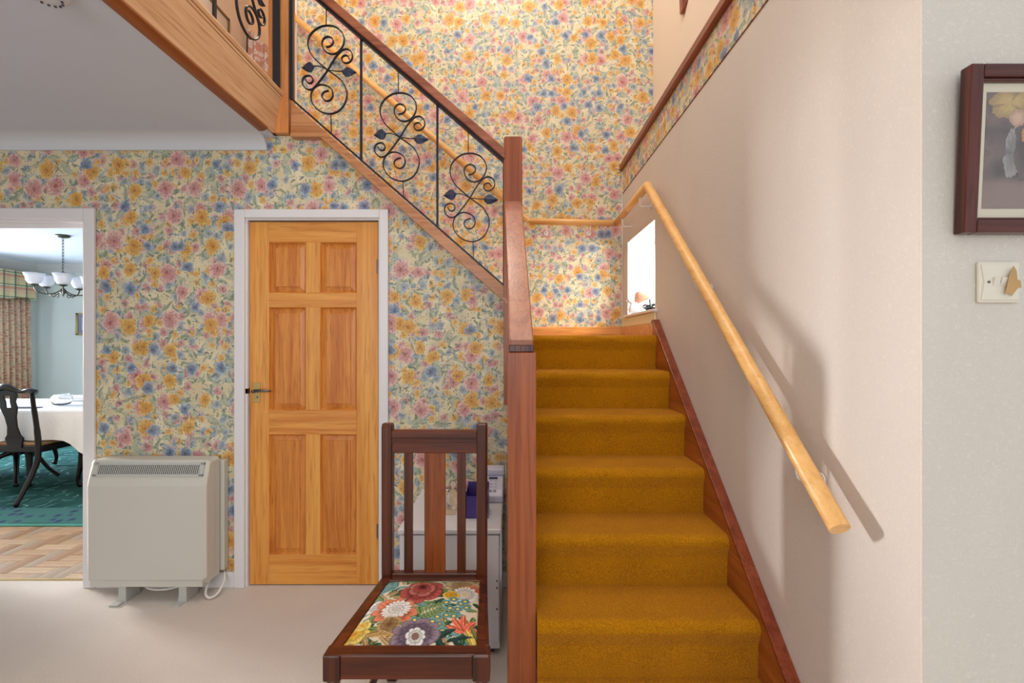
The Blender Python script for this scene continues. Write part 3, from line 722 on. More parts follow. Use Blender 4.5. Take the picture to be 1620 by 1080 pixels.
# fascia of upper landing
fa = thing('landing_fascia', (-1.27, 1.0, 2.45), 'pale wooden fascia board edging the upper landing above the grey ceiling', 'fascia board')
mk('fascia_board', prism(B(), [(-1.285, 2.462), (-1.243, 2.638), (-1.30, 2.638), (-1.31, 2.462)], lambda u, v, t: (u, t, v), -.6, 2.535), M['fascia'], fa)
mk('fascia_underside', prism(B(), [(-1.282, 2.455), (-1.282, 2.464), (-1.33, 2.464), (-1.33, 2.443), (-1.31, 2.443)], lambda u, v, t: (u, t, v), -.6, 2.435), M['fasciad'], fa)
mk('nosing_moulding', prism(B(), [(-1.30, 2.638), (-1.252, 2.638), (-1.24, 2.644), (-1.24, 2.652), (-1.25, 2.656), (-1.236, 2.660), (-1.232, 2.672), (-1.236, 2.684), (-1.245, 2.688), (-1.30, 2.688)], lambda u, v, t: (u, t, v), -.6, 2.50), M['fascia'], fa)

# ------------------------------------------------------------------ pine wall handrails (one continuous run)
hr = thing('wall_handrail', (.80, 1.14, .888), 'pale pine round handrail running along the cream wall and round the landing', 'handrail')
RX = .80
A0 = Vector((RX, 1.13, .880)); A1 = Vector((RX, 2.74, 2.262)); A2 = Vector((RX, 3.555, 2.245)); A3 = Vector((.135, 3.565, 2.262)); 
s2 = F/3.565
A4 = Vector((-1.75, 3.565, 2.262+1.885*.868))
RR = .0245
mk('sloping_rail', tube(B(), [A0, A1], RR, 20), M['rail'], hr, bevel=.002, smooth=False)
mk('level_rail', tube(B(), [A1, A2], RR*.98, 20), M['rail'], hr)
mk('level_rail', tube(B(), [A2+Vector((.015, 0, 0)), A3], RR*.98, 20), M['railx'], hr)
mk('sloping_rail', tube(B(), [A3, A4], RR*.98, 20), M['railx'], hr)
for o in hr.children:
    for f in o.data.polygons: f.use_smooth = len(f.vertices) == 4
def bracket(p, nrm):
    """p: point under rail; nrm: unit vector to wall; wall distance d"""
    p = Vector(p); d_ = {'x': XW-p.x, 'y': D2-p.y}[nrm]; nv = Vector((1, 0, 0)) if nrm == 'x' else Vector((0, 1, 0))
    bm = B(); low = Vector((0, 0, -.075))
    tube(bm, crom([p+Vector((0, 0, -.02)), p+low*.75, p+low+nv*.012, p+low+nv*(d_-.002)], 4), .0042, 8)
    br = mk('rail_bracket', bm, M['bracket'], hr, smooth=True)
    c = p+low+nv*(d_-.005); bm = B(); lathe(bm, c, [(.019, 0), (.019, .003), (.014, .0048)] if True else [], 18, nrm); mk('bracket_plate', bm, M['bracket'], br)
    sd = Vector((0, 1, 0)) if nrm == 'x' else Vector((1, 0, 0))
    for a in (0, 2.1, 4.2):
        bm = B(); lathe(bm, c+sd*.0115*math.cos(a)+Vector((0, 0, .0115*math.sin(a)))-nv*.001, [(.0028, 0), (.0028, .002)], 8, nrm); mk('screw', bm, M['steel'], br)
    tp = B(); box(tp, p.x-.012 if nrm == 'y' else p.x-.008, p.x+.012 if nrm == 'y' else p.x+.008, p.y-.008 if nrm == 'y' else p.y-.014, p.y+.008 if nrm == 'y' else p.y+.014, p.z-.0265, p.z-.0235); mk('saddle', tp, M['bracket'], br)
for x in (865, 934): bracket((PX(x, 0, 3.565).x, 3.565, 2.262), 'y')
bracket((RX, 3.36, 2.248), 'x'); bracket((RX, 2.90, 2.258), 'x')
for y in (2.02, 1.30): bracket((RX, y, .880+(y-1.13)*.858), 'x')
bracket((-1.42, 3.565, 2.262+1.555*.868), 'y')
bm = B(); tube(bm, [(XW-.004, D2-.004, 1.38), (XW-.004, D2-.004, 2.69), (XW-.06, D2-.004, 2.70)], .0035, 6); mk('corner_cable', bm, M['cable'], label='thin white cable running up the corner beside the stair window', category='cable')

# ------------------------------------------------------------------ storage heater
he = thing('storage_heater', (-1.86, 2.42, 0), 'cream metal storage heater standing on the carpet between doorway and pine door', 'heater')
hx0, hx1 = -2.18, -1.565
prof = [(2.40, .085), (2.365, .12), (2.362, .60), (2.373, .645), (2.395, .715), (2.402, .725), (2.49, .725), (2.49, .085)]
# chamfered body: lathe along x with small end chamfer
bm = B()
def ring(X, ins):
    cy, cz = 2.44, .4
    return [bm.verts.new((X, cy+(y-cy)*(1-ins), cz+(z-cz)*(1-ins*.25))) for y, z in prof]
R_ = [ring(hx0, .16), ring(hx0+.018, 0), ring(hx1-.018, 0), ring(hx1, .16)]
for a, b in zip(R_, R_[1:]):
    for k in range(len(prof)): bm.faces.new([a[k], a[(k+1) % 8], b[(k+1) % 8], b[k]])
bm.faces.new(R_[0]); bm.faces.new(R_[-1][::-1]); mk('heater_body', bm, M['heater'], he, bevel=.004)
mk('back_cover', box(B(), hx0+.02, hx1+.018, 2.49, 2.528, .11, .70), M['heater'], he, bevel=.003)
mk('side_seam', box(B(), hx1-.0005, hx1+.0008, 2.437, 2.440, .13, .70), M['grill'], he)
lb = mk('bottom_trim', box(B(), hx0+.02, hx1-.02, 2.372, 2.39, .083, .113), M['heater'], he)
# grille lying on the sloping front chamfer
gN = Vector((0, -(.715-.645), (2.395-2.373))).normalized(); gU = Vector((0, 2.395-2.373, .715-.645)).normalized()
gc = Vector((0, 2.384, .680))
def gpt(x, u, n_): return Vector((x, 0, 0))+gc+gU*u+gN*n_
def gbox(bm, x0, x1, u0, u1, n0, n1, sh=0):
    v = [bm.verts.new(gpt(*p)) for p in ((x0,u0,n0),(x1,u0,n0),(x1+sh,u1,n0),(x0+sh,u1,n0),(x0,u0,n1),(x1,u0,n1),(x1+sh,u1,n1),(x0+sh,u1,n1))]
    for f in ((0,3,2,1),(4,5,6,7),(0,1,5,4),(1,2,6,5),(2,3,7,6),(3,0,4,7)): bm.faces.new([v[i] for i in f])
gx0, gx1 = hx0+.045, hx1-.03
gr = mk('grille', (lambda bm: (gbox(bm, gx0, gx1, -.030, .030, .000, .003), bm)[1])(B()), M['heaterd'], he)
bm = B()
gbox(bm, gx0-.012, gx1+.012, .022, .034, .000, .006); gbox(bm, gx0-.012, gx1+.012, -.034, -.024, .000, .006)
gbox(bm, gx0-.012, gx0+.008, -.034, .034, .000, .006); gbox(bm, gx1-.008, gx1+.012, -.034, .034, .000, .006)
mk('grille_frame', bm, M['grill'], gr)
bm = B(); n_ = 52
for i in range(n_):
    x = gx0+.01+(gx1-gx0-.024)*i/(n_-1); gbox(bm, x-.0022, x+.0022, -.026, .024, .002, .0055, .004)
mk('grille_slats', bm, M['grill'], gr, kind='stuff')
for x in (-2.0, -1.69):
    bm = B(); prism(bm, [(x-.028, .0), (x+.02, .0), (x+.02, .1), (x-.02, .1), (x-.02, .035)], lambda u, v, t: (u, t, v), 2.375, 2.47); mk('heater_foot', bm, M['grill'], he, bevel=.003)
    bm = B(); box(bm, x-.035, x+.012, 2.335, 2.48, .0, .008); mk('foot_plate', bm, M['grill'], he, bevel=.002)
bm = B(); tube(bm, crom([(-1.96, 2.45, .09), (-1.90, 2.42, .05), (-1.8, 2.42, .045), (-1.70, 2.43, .07)], 5), .005, 6)
tube(bm, crom([(-1.60, 2.46, .09), (-1.60, 2.42, .03), (-1.57, 2.40, .012), (-1.54, 2.42, .02), (-1.535, 2.47, .06), (-1.56, 2.515, .09)], 5), .006, 6); mk('power_cable', bm, M['cable'], he, smooth=True)

# ------------------------------------------------------------------ hall chair
ch = thing('dining_chair', (-.295, 1.53, 0), 'dark oak slat-back chair with floral tapestry seat in front of the stairs', 'chair')
fx0, fx1, bx0, bx1 = -.538, -.063, -.493, -.094
fy, by, zs = 1.315, 1.745, .446
pw = .040
for x0 in (bx0, bx1-pw):
    bm = B(); prism(bm, [(by, 0.46), (by+.02, .30), (by+.075, 0), (by+.108, 0), (by+.06, .30), (by+.042, .46), (by+.046, 1.012), (by+.036, 1.028), (by+.006, 1.028), (by-.002, 1.012)], lambda u, v, t: (t, u, v), x0, x0+pw)
    mk('back_post', bm, M['chair'], ch, bevel=.006)
cr = mk('crest_rail', box(B(), bx0+pw-.004, bx1-pw+.004, by+.006, by+.032, .915, 1.003), M['chairx'], ch, bevel=.004)
mk('crest_moulding', box(B(), bx0+pw-.002, bx1-pw+.002, by-.001, by+.010, .958, .978-.012), M['chairx'], cr, bevel=.003)
mk('crest_moulding', box(B(), bx0+pw-.002, bx1-pw+.002, by-.002, by+.012, .972, 1.000), M['chairx'], cr, bevel=.004)
sX = lambda x: (x-810)/(F/(by+.02))
mk('back_splat', box(B(), sX(672), sX(705), by+.010, by+.022, .46, .925), M['splat'], ch, bevel=.002)
for a, b in ((640, 653.5), (723.5, 737)): mk('back_slat', box(B(), sX(a), sX(b), by+.010, by+.024, .46, .925), M['chair'], ch, bevel=.002)
mk('seat_rail', box(B(), bx0+pw, bx1-pw, by+.004, by+.034, .395, .462), M['chairx'], ch, bevel=.002)
mk('seat_rail', box(B(), fx0+.05, fx1-.05, fy, fy+.030, .378, zs), M['chairx'], ch, bevel=.003)
for sgn, fx, bx in ((1, fx0, bx0), (-1, fx1, bx1)):
    bm = B(); prism(bm, [(fx+.004*sgn, fy+.045), (bx+.002*sgn, by+.01), (bx+.030*sgn, by+.01), (fx+.034*sgn, fy+.045)], XY, .382, zs+.001); mk('seat_rail', bm, M['chair'], ch, bevel=.002)
    a, b = sorted((fx, fx+.050*sgn)); cxl = (a+b)/2
    bm = B(); box(bm, a, b, fy-.003, fy+.047, .372, zs+.002); 
    lg = mk('front_leg', bm, M['chair'], ch, bevel=.005)
    bm = B(); lathe(bm, (cxl, fy+.022, 0), [(.016, 0), (.02, .02), (.021, .09), (.015, .105), (.023, .125), (.016, .14), (.018, .22), (.023, .30), (.014, .325), (.022, .34), (.014, .352), (.022, .366), (.022, .373)], 18)
    mk('turned_shaft', bm, M['chair'], lg, smooth=True)
    bm = B(); tube(bm, [(cxl, fy+.03, .13), (bx+.02*sgn, by+.045, .15)], .012, 10); mk('stretcher', bm, M['chair'], ch, smooth=True)
bm = B(); lathe(bm, (fx0+.035, 1.50, .14), [(.009, 0), (.012, .05), (.019, .12), (.012, .20), (.019, .29), (.012, .36), (.009, .405)], 14, 'x'); mk('stretcher', bm, M['chair'], ch, smooth=True)
# seat border (frame top) and drop-in pad
bm = B(); 
outer = [(fx0+.01, fy+.002), (fx1-.01, fy+.002), (bx1-.01, by+.01), (bx0+.01, by+.01)]
inner = [(-.496, 1.356), (-.105, 1.356), (-.118, 1.722), (-.458, 1.722)]
lo_o = [bm.verts.new((x, y, zs-.01)) for x, y in outer]; up_o = [bm.verts.new((x, y, zs+.002)) for x, y in outer]
up_i = [bm.verts.new((x, y, zs+.004)) for x, y in inner]; lo_i = [bm.verts.new((x, y, zs-.01)) for x, y in inner]
for k in range(4):
    j = (k+1) % 4
    bm.faces.new([lo_o[k], lo_o[j], up_o[j], up_o[k]]); bm.faces.new([up_o[k], up_o[j], up_i[j], up_i[k]])
    bm.faces.new([up_i[k], up_i[j], lo_i[j], lo_i[k]]); bm.faces.new([lo_i[k], lo_i[j], lo_o[j], lo_o[k]])
mk('seat_frame', bm, M['chairx'], ch, bevel=.002)
def seat_print(PXs, PYs):
    """linear colours of the woven floral print at seat positions (numpy, flat print only)"""
    z = zs+.012
    def P(x, y):
        sc = (y-540)/(CAMZ-z); return (x-810)/sc, F/sc
    rs = np.random.RandomState(3)
    C = lambda t: np.array(rgb(*t)[:3])
    img = np.tile(C((214, 198, 174)), (len(PXs), 1))
    hash_ = lambda a, b: np.modf(np.abs(np.sin(a*12.9898+b*78.233)*43758.5453))[0]
    grain = (hash_(PXs*511, PYs*733)-.5)[:, None]
    def put(mask, col):
        nonlocal img
        m_ = np.clip(mask, 0, 1)[:, None]; img = img*(1-m_)+col*m_
    ss = lambda v, a, b: (lambda t: t*t*(3-2*t))(np.clip((v-a)/(b-a), 0, 1))
    def flower(x, y, r, n, rot, a, b, h, heart=.22, asp=1.0, sharp=.55, dep=.36, edge=.55, seed=0):
        X, Y = P(x, y); dx, dy = PXs-X, (PYs-Y)*asp
        rr_ = np.hypot(dx, dy); an = np.arctan2(dy, dx)+rot
        an2 = an+.12*np.sin(an*3+seed)
        lobe = np.abs(np.cos(an2*n/2)); R = r*(1-dep+dep*lobe**sharp)*(1+.07*np.sin(an*2+seed*1.7))
        T = rr_/R; mk_ = 1-ss(T, .93, 1.0)
        t = ss(T, .2, .9)[:, None]
        col = C(a)*(1-t)+C(b)*t
        vein = (.5+.5*np.sin(an2*n*5+rr_/r*3))*ss(T, .15, .5)*(1-ss(T, .75, 1))
        col = col*(1-.35*vein[:, None])
        col = col*(1-.6*(1-ss(lobe, .0, .25))[:, None]*ss(T, .2, .4)[:, None])
        l2 = np.abs(np.cos(an2*n/2+1.1)); R2 = .6*(1-dep+dep*l2**sharp); e2 = T-R2
        sh = ss(e2, -.015, 0)*(1-ss(e2, 0, .22)); col = col*(1-.45*sh[:, None])
        col = col*(1-edge*ss(T, .86, .96)[:, None])
        hm = 1-ss(T, heart*.85, heart); col = col*(1-hm[:, None])+C(h)*hm[:, None]
        put(mk_, col)
    def leaf(x0, y0, x1, y1, wd, a, b, curve=.15, veins=7):
        X0, Y0_ = P(x0, y0); X1, Y1 = P(x1, y1); L_ = math.hypot(X1-X0, Y1-Y0_); ux, uy = (X1-X0)/L_, (Y1-Y0_)/L_
        u = ((PXs-X0)*ux+(PYs-Y0_)*uy)/L_; v_ = (-(PXs-X0)*uy+(PYs-Y0_)*ux)-curve*L_*u*(1-u)
        uc = np.clip(u, 0, 1); w_ = wd*np.sqrt(uc)*(1-uc)**.7*1.7*(1+.12*np.sin(uc*30))
        inside = (u > 0)*(u < 1)*(1-ss(np.abs(v_)-w_, -.0015, .0005))
        t = ss(np.abs(v_), 0, wd)[:, None]; col = C(a)*(1-t)+C(b)*t
        col = np.where((v_ > 0)[:, None], col*1.25, col*.8)
        vn = np.abs(np.sin((uc-np.abs(v_)/L_*1.2)*veins*PI)) < .22
        col = np.where(vn[:, None], col*.62+.02, col); col = np.where((np.abs(v_) < .0013)[:, None], C(b)*1.3, col)
        put(inside, col)
    DG, GR, LG, TE, TL = (30, 56, 48), (64, 96, 48), (132, 150, 84), (70, 112, 112), (128, 166, 158)
    BR, TAN = (132, 96, 60), (196, 164, 116)
    # scattered backing leaves
    for i in range(300):
        x = rs.uniform(545, 755); y = 908+114*rs.uniform(0, 1)**1.6; a_ = rs.uniform(0, 6.28); L2 = rs.uniform(20, 34)
        pal = [(DG, GR), (GR, LG), (TE, TL), (BR, TAN)][rs.randint(4)]
        leaf(x, y, x+L2*math.cos(a_), y+L2*.55*math.sin(a_), rs.uniform(.010, .017), pal[0], pal[1], rs.uniform(-.3, .3))
    for a_ in (2.6, 3.1, 3.6, 2.1, 1.5): leaf(628, 930, 628+34*math.cos(a_), 930-17*math.sin(a_), .013, TE, TL, .2)
    for a_ in (.2, .9, 1.6, 2.3, 3.0): leaf(668, 922, 668+26*math.cos(a_), 922-12*math.sin(a_), .012, GR, LG, .1)
    leaf(560, 1003, 598, 968, .016, GR, LG, -.2); leaf(575, 993, 604, 978, .014, DG, LG, .3)
    flower(733, 930, .075, 9, .2, (150, 116, 76), (210, 184, 138), (160, 120, 70), seed=2)
    flower(602, 962, .05, 5, .2, (186, 174, 168), (232, 220, 210), (120, 100, 90), seed=1)
    flower(752, 932, .04, 6, .4, (216, 110, 80), (232, 150, 116), (180, 70, 50), seed=4)
    leaf(700, 948, 690, 924, .020, DG, (40, 72, 60), .1, 3)
    flower(668, 938, .080, 5, .5, (140, 48, 44), (186, 86, 76), (110, 30, 30), seed=3, dep=.22)
    flower(668, 934, .052, 5, 1.2, (160, 60, 54), (204, 116, 102), (110, 30, 30), heart=.1, dep=.2, seed=5)
    flower(669, 931, .028, 4, .2, (120, 34, 34), (176, 76, 68), (70, 16, 18), heart=.4, dep=.2, seed=6)
    flower(625, 970, .082, 8, .0, (196, 78, 50), (232, 134, 98), (180, 60, 40), seed=2)
    for rr2, n_ in ((.052, 17), (.038, 13), (.022, 9)): flower(627, 967, rr2, n_, rr2*90, (206, 190, 180), (242, 236, 226), (196, 170, 156), heart=.12, dep=.3, edge=.45, seed=rr2*100)
    flower(735, 942, .055, 19, .1, (214, 200, 184), (244, 238, 228), (210, 180, 120), dep=.4, heart=.2, seed=7)
    flower(714, 944, .030, 4, .1, (214, 150, 26), (240, 196, 70), (180, 120, 20), seed=1)
    for x, y in ((706, 956), (718, 951), (729, 957), (700, 967), (712, 965), (724, 966), (738, 962), (706, 976), (692, 979), (718, 977), (684, 986), (670, 980), (694, 990), (736, 953), (700, 999), (656, 984)):
        flower(x, y, .0185, 5, x*.7, (70, 118, 118), (132, 176, 168), (236, 206, 90), heart=.34, seed=x)
    for i in range(7): leaf(664+i*5, 975-i*2.2, 660+i*7, 962-i*1.2, .008, GR, LG, .1, 3); leaf(664+i*5, 975-i*2.2, 676+i*5, 984-i*2.2, .008, (44, 78, 44), LG, -.1, 3)
    for a_, wd in ((1.57, .018), (.9, .017), (2.2, .017), (.35, .015), (2.8, .016)): leaf(734, 1000, 734+30*math.cos(a_), 1000-26*math.sin(a_), wd, (196, 70, 50), (236, 144, 108), .1, 4)
    leaf(738, 996, 752, 1022, .014, (206, 160, 50), (236, 204, 110), .1, 5); leaf(745, 990, 757, 1012, .010, GR, LG, .1)
    flower(560, 1000, .050, 7, 1.0, (214, 160, 40), (240, 206, 104), (180, 120, 30), seed=3)
    flower(573, 988, .030, 5, .2, (220, 174, 60), (242, 214, 130), (180, 120, 30), seed=8)
    leaf(622, 1002, 574, 1006, .022, (140, 102, 52), (206, 172, 112), -.3, 9); flower(616, 990, .042, 4, .8, (132, 94, 54), (196, 156, 104), (110, 70, 40), seed=2, dep=.2)
    for a_ in (3.3, 2.9, 3.8, 4.3): leaf(636, 1004, 636+30*math.cos(a_), 1004-20*math.sin(a_), .011, BR, TAN, .3, 4)
    leaf(684, 1012, 722, 996, .018, DG, (40, 72, 60), .2, 3); leaf(690, 1008, 712, 1024, .016, DG, (36, 64, 52), -.2, 3)
    leaf(706, 1012, 750, 1004, .010, DG, DG, .1, 3); leaf(712, 1008, 748, 1022, .010, DG, DG, -.1, 3); leaf(704, 1022, 726, 1016, .012, GR, LG, .1)
    leaf(556, 1018, 540, 1024, .016, DG, (30, 40, 60), .1, 3); leaf(570, 1022, 600, 1010, .006, DG, GR, .1, 3)
    flower(657, 1003, .076, 8, .2, (84, 64, 84), (150, 128, 140), (60, 40, 60), seed=4, dep=.28)
    flower(657, 1006, .034, 8, .1, (216, 206, 198), (244, 240, 232), (130, 100, 84), heart=.42, dep=.25, seed=6)
    return np.clip(img*(1+.22*grain), 0, 1)
def seatmat():
    m, N, p = newmat('floral_tapestry_seat', .8, .2)
    a_ = N.n('ShaderNodeAttribute', attribute_name='print')
    tc = N.n('ShaderNodeTexCoord').outputs['Object']
    N.put(p.inputs['Base Color'], a_.outputs['Color'])
    b = N.n('ShaderNodeBump'); b.inputs['Strength'].default_value = .35; b.inputs['Distance'].default_value = .003
    N.put(b.inputs['Height'], N.noise(tc, 350, 2)[0]); N.put(p.inputs['Normal'], b.outputs[0])
    return m
G = 230
u, v_ = np.meshgrid(np.linspace(0, 1, G+1), np.linspace(0, 1, G+1)); u = u.ravel(); v_ = v_.ravel()
xa = inner[0][0]*(1-v_)+inner[3][0]*v_; xb = inner[1][0]*(1-v_)+inner[2][0]*v_
h = np.clip((1-(2*u-1)**4)*(1-(2*v_-1)**4), 0, 1)**.6
gx, gy, gz = xa+(xb-xa)*u, 1.356+.366*v_, zs-.002+.022*h
me = bpy.data.meshes.new('seat_pad'); wl = wloc(ch)
idx = np.arange((G+1)*(G+1)).reshape(G+1, G+1)
qs = np.stack([idx[:-1, :-1], idx[:-1, 1:], idx[1:, 1:], idx[1:, :-1]], -1).reshape(-1, 4)
me.from_pydata(np.stack([gx-wl.x, gy-wl.y, gz-wl.z], 1).tolist(), [], qs.tolist())
at = me.color_attributes.new('print', 'FLOAT_COLOR', 'POINT')
cc = seat_print(gx, gy); at.data.foreach_set('color', np.concatenate([cc, np.ones((len(cc), 1))], 1).astype('f').ravel())
me.polygons.foreach_set('use_smooth', [True]*len(me.polygons)); me.materials.append(seatmat())
sp_ = bpy.data.objects.new('seat_pad', me); COL.objects.link(sp_); sp_.parent = ch

# ------------------------------------------------------------------ white cabinet and things on it
cb = thing('low_cabinet', (-.27, 2.2, 0), 'white low cabinet against the floral wall behind the slat-back chair', 'cabinet')
cx0, cx1, cyf = -.486, -.046, 1.968
mk('cabinet_body', box(B(), cx0+.006, cx1-.006, cyf+.02, 2.512, 0.02, .508), M['cab'], cb, bevel=.003)
mk('cabinet_top', box(B(), cx0, cx1, cyf, 2.512, .518, .540), M['cab'], cb, bevel=.005)
dr = mk('cabinet_door', box(B(), cx0+.008, cx1-.008, cyf+.004, cyf+.022, .06, .512), M['cab'], cb, bevel=.004)
for x in (cx0+.05, cx1-.05): mk('cabinet_foot', box(B(), x-.02, x+.02, cyf+.03, cyf+.07, 0, .02), M['dark'], cb)
for z in (.32, .29, .2): 
    bm = B(); lathe(bm, (cx1-.018, cyf+.001, z), [(.004, 0), (.004, .004)], 8, 'y'); mk('door_screw', bm, M['steel'], dr)
def on(x, y, z=.54):
    s = (y-540)/(CAMZ-z); return Vector(((x-810)/s, F/s, z))
# purple cardboard box
pb = on(757, 820); a = .0
px0, px1, py0 = PX(737, 0, pb.y).x, PX(772, 0, pb.y).x, pb.y
t = thing('card_box', ((px0+px1)/2, py0+.05, .54), 'small open purple card box on the white cabinet', 'box')
bm = B(); hb = .12
for q5 in ((px0, px1, py0, py0+.002, .54, .54+hb-.02), (px0, px1, py0+.105, py0+.107, .54, .54+hb+.015), (px0, px0+.002, py0, py0+.107, .54, .54+hb), (px1-.002, px1, py0, py0+.107, .54, .54+hb), (px0, px1, py0, py0+.107, .54, .542)): box(bm, *q5)
mk('box_shell', bm, M['purple'], t)
mk('box_edge', box(B(), px1-.0005, px1+.0012, py0+.012, py0+.020, .545, .66), M['phone'], t)
# phone/answering machine behind
pc = on(779, 797)
t = thing('telephone', (-.09, 2.36, .54), 'white telephone with keypad at the back corner of the white cabinet', 'telephone')
bm = B(); prism(bm, [(2.29, .542), (2.28, .575), (2.31, .60), (2.44, .64), (2.46, .64), (2.46, .54), (2.30, .54)], lambda u, v, t_: (t_, u, v), -.17, -.045); mk('phone_base', bm, M['phone'], t, bevel=.006)
mk('handset', prism(B(), [(2.42, .638), (2.41, .675), (2.48, .68), (2.49, .638)], lambda u, v, t_: (t_, u, v), -.18, -.04), M['phone'], t, bevel=.01)
bm = B(); 
for i in range(4):
    for j in range(3):
        x = -.13+j*.022; y = 2.305+i*.026; z = .600+(y-2.31)*.31; box(bm, x-.007, x+.007, y-.007, y+.007, z-.003, z+.005)
mk('keypad', bm, M['cab'], t, kind='stuff')
mk('display', box(B(), -.12, -.075, 2.395, 2.41, .628, .634), M['dark'], t)
# glass bauble jar
gp = on(718, 808)
bm = B(); lathe(bm, (PX(716, 0, 2.2).x, 2.22, .54), [(.022, 0), (.03, .01), (.033, .05), (.024, .085), (.012, .1), (.016, .115), (.01, .13)], 18)
mk('glass_jar', bm, M['glass'], smooth=True, label='small clear glass jar on the white cabinet left of the purple box', category='jar')
bm = B(); box(bm, -.385, -.262, 2.13, 2.47, .54, .5445)
mk('cloth_mat', bm, plain('beige_lace_mat', rgb(212, 190, 160), .9, bump=.6, bscale=120, var=.15), label='beige lace mat lying on the white cabinet behind the chair splat', category='mat')
bm = B(); tube(bm, crom([(-.032, 2.40, .70), (-.028, 2.46, .5), (-.03, 2.5, .3), (-.026, 2.48, .12), (-.028, 2.5, .02)], 5), .003, 6)
mk('phone_cable', bm, M['cable'], label='white cable hanging down beside the white cabinet and stair newel', category='cable')

# ------------------------------------------------------------------ framed picture on the return wall
YW = .981
pf = thing('framed_picture', (1.2, YW, 1.75), 'dark mahogany framed picture with cream mount on the white return wall', 'picture')
x0, x1, z0, z1_ = .932, 1.43, 1.563, 1.902
def lean(u, v, t):      # leans outward at the top; t = distance out of wall
    k_ = (v-z0)/(z1_-z0)
    return (u, YW-.001-t-.016*k_, v)
fw = .026
def lbox(bm, a, b, c, d_, t0, t1):
    vs = [bm.verts.new(lean(*p)) for p in ((a,c,t0),(b,c,t0),(b,d_,t0),(a,d_,t0),(a,c,t1),(b,c,t1),(b,d_,t1),(a,d_,t1))]
    for f in ((0,3,2,1),(4,5,6,7),(0,1,5,4),(1,2,6,5),(2,3,7,6),(3,0,4,7)): bm.faces.new([vs[i] for i in f])
    return bm
for a, b, c, d_, mt in ((x0, x0+fw, z0, z1_, 'frame'), (x1-fw, x1, z0, z1_, 'frame'), (x0+fw, x1-fw, z1_-fw, z1_, 'framex'), (x0+fw, x1-fw, z0, z0+fw, 'framex')):
    f_ = mk('frame_side', lbox(B(), a, b, c, d_, 0, .026), M[mt], pf, bevel=.003)
for a, b, c, d_, mt in ((x0+fw, x0+fw+.006, z0+fw, z1_-fw, 'frame'), (x1-fw-.006, x1-fw, z0+fw, z1_-fw, 'frame'), (x0+fw, x1-fw, z1_-fw-.006, z1_-fw, 'framex'), (x0+fw, x1-fw, z0+fw, z0+fw+.006, 'framex')):
    mk('frame_bead', lbox(B(), a, b, c, d_, .005, .020), M[mt], pf, bevel=.002)
mk('mount_board', lbox(B(), x0+fw, x1-fw, z0+fw, z1_-fw, .008, .010), M['mount'], pf)
def paintmat():
    m, N, p = newmat('dim_painting', .5)
    tc = N.n('ShaderNodeTexCoord').outputs['Object']; s = N.sep(N.vm('ADD', tc, (1.2, YW, 1.75))); v = N.comb(s[0], s[2], 0.0)
    c = N.ramp(N.noise(v, 14, 4)[0], [(.3, rgb(58, 44, 42)), (.6, rgb(112, 92, 84)), (.75, rgb(76, 60, 52))])
    c = N.mix(N.m('MULTIPLY', N.step(s[2], 1.69, 1.66), .8), c, rgb(140, 116, 106))
    for x, z, r, pet, rot, asp, a, b in ((1.065, 1.83, .05, 3, .2, 1.6, (190, 160, 100), (160, 130, 80)), (1.075, 1.73, .055, 2, 1.5, 2.4, (120, 116, 112), (150, 146, 140)), (1.10, 1.74, .07, 2, 1.6, 2.6, (70, 56, 54), (100, 80, 70)),
                                         (1.115, 1.77, .03, 3, 1.0, 1.3, (200, 160, 80), (180, 130, 70)), (1.08, 1.80, .018, 0, 0, 1, (204, 168, 142), (180, 140, 116)), (1.20, 1.74, .06, 2, 1.5, 2.2, (110, 70, 56), (140, 100, 80)), (1.27, 1.73, .05, 2, 1.6, 2.2, (90, 96, 90), (120, 120, 110))):
        c = layer(N, gP, [v, x-.035, z, r, pet, rot, .05, asp, rgb(*a), rgb(*b), rgb(*a), c])
    N.put(p.inputs['Base Color'], c); return m
mk('painting', lbox(B(), x0+fw+.022, x1-fw-.022, z0+fw+.026, z1_-fw-.024, .010, .0108), paintmat(), pf)
mk('picture_glass', lbox(B(), x0+fw, x1-fw, z0+fw, z1_-fw, .0125, .0145), M['pane'], pf)

# light switch
sw = thing('light_switch', (1.03, YW, 1.45), 'ivory triple light switch with torn brown tape, below the framed picture', 'light switch')
c = PX(1582, 446, .972); hw = .0435
bm = B(); box(bm, c.x-hw, c.x+hw, YW-.008, YW, c.z-hw, c.z+hw); mk('switch_plate', bm, M['plastic'], sw, bevel=.004)
bm = B(); prism(bm, [(c.x-hw+.003, c.z-hw+.006), (c.x-hw+.010, c.z), (c.x-hw+.003, c.z+hw-.006), (c.x+hw-.003, c.z+hw-.006), (c.x+hw-.010, c.z), (c.x+hw-.003, c.z-hw+.006)], XZ, YW-.0105, YW-.007); mk('switch_face', bm, M['plastic'], sw, bevel=.001)
for i in range(3):
    x = c.x-.010+i*.0155; bm = B(); prism(bm, [(YW-.0105, c.z-.010), (YW-.016, c.z+.009), (YW-.0105, c.z+.010)], lambda u, v, t_: (t_, u, v), x-.0065, x+.0065); mk('rocker', bm, M['plastic'], sw, bevel=.0008)
for x in (c.x-.025, c.x+.034):
    bm = B(); lathe(bm, (x, YW-.0118, c.z), [(.0028, 0), (.0028, .002)], 10, 'y'); mk('switch_screw', bm, M['steel'], sw)
bm = B(); tp = [(-.004, -.026), (.004, -.024), (.010, -.03), (.022, -.014), (.030, -.012), (.028, .002), (.022, .004), (.020, .022), (.014, .033), (.008, .02), (.004, .012), (.002, 0)]
prism(bm, [(c.x+.006+a, c.z+b) for a, b in tp], XZ, YW-.0175, YW-.0168); mk('torn_tape', bm, M['tape'], sw)

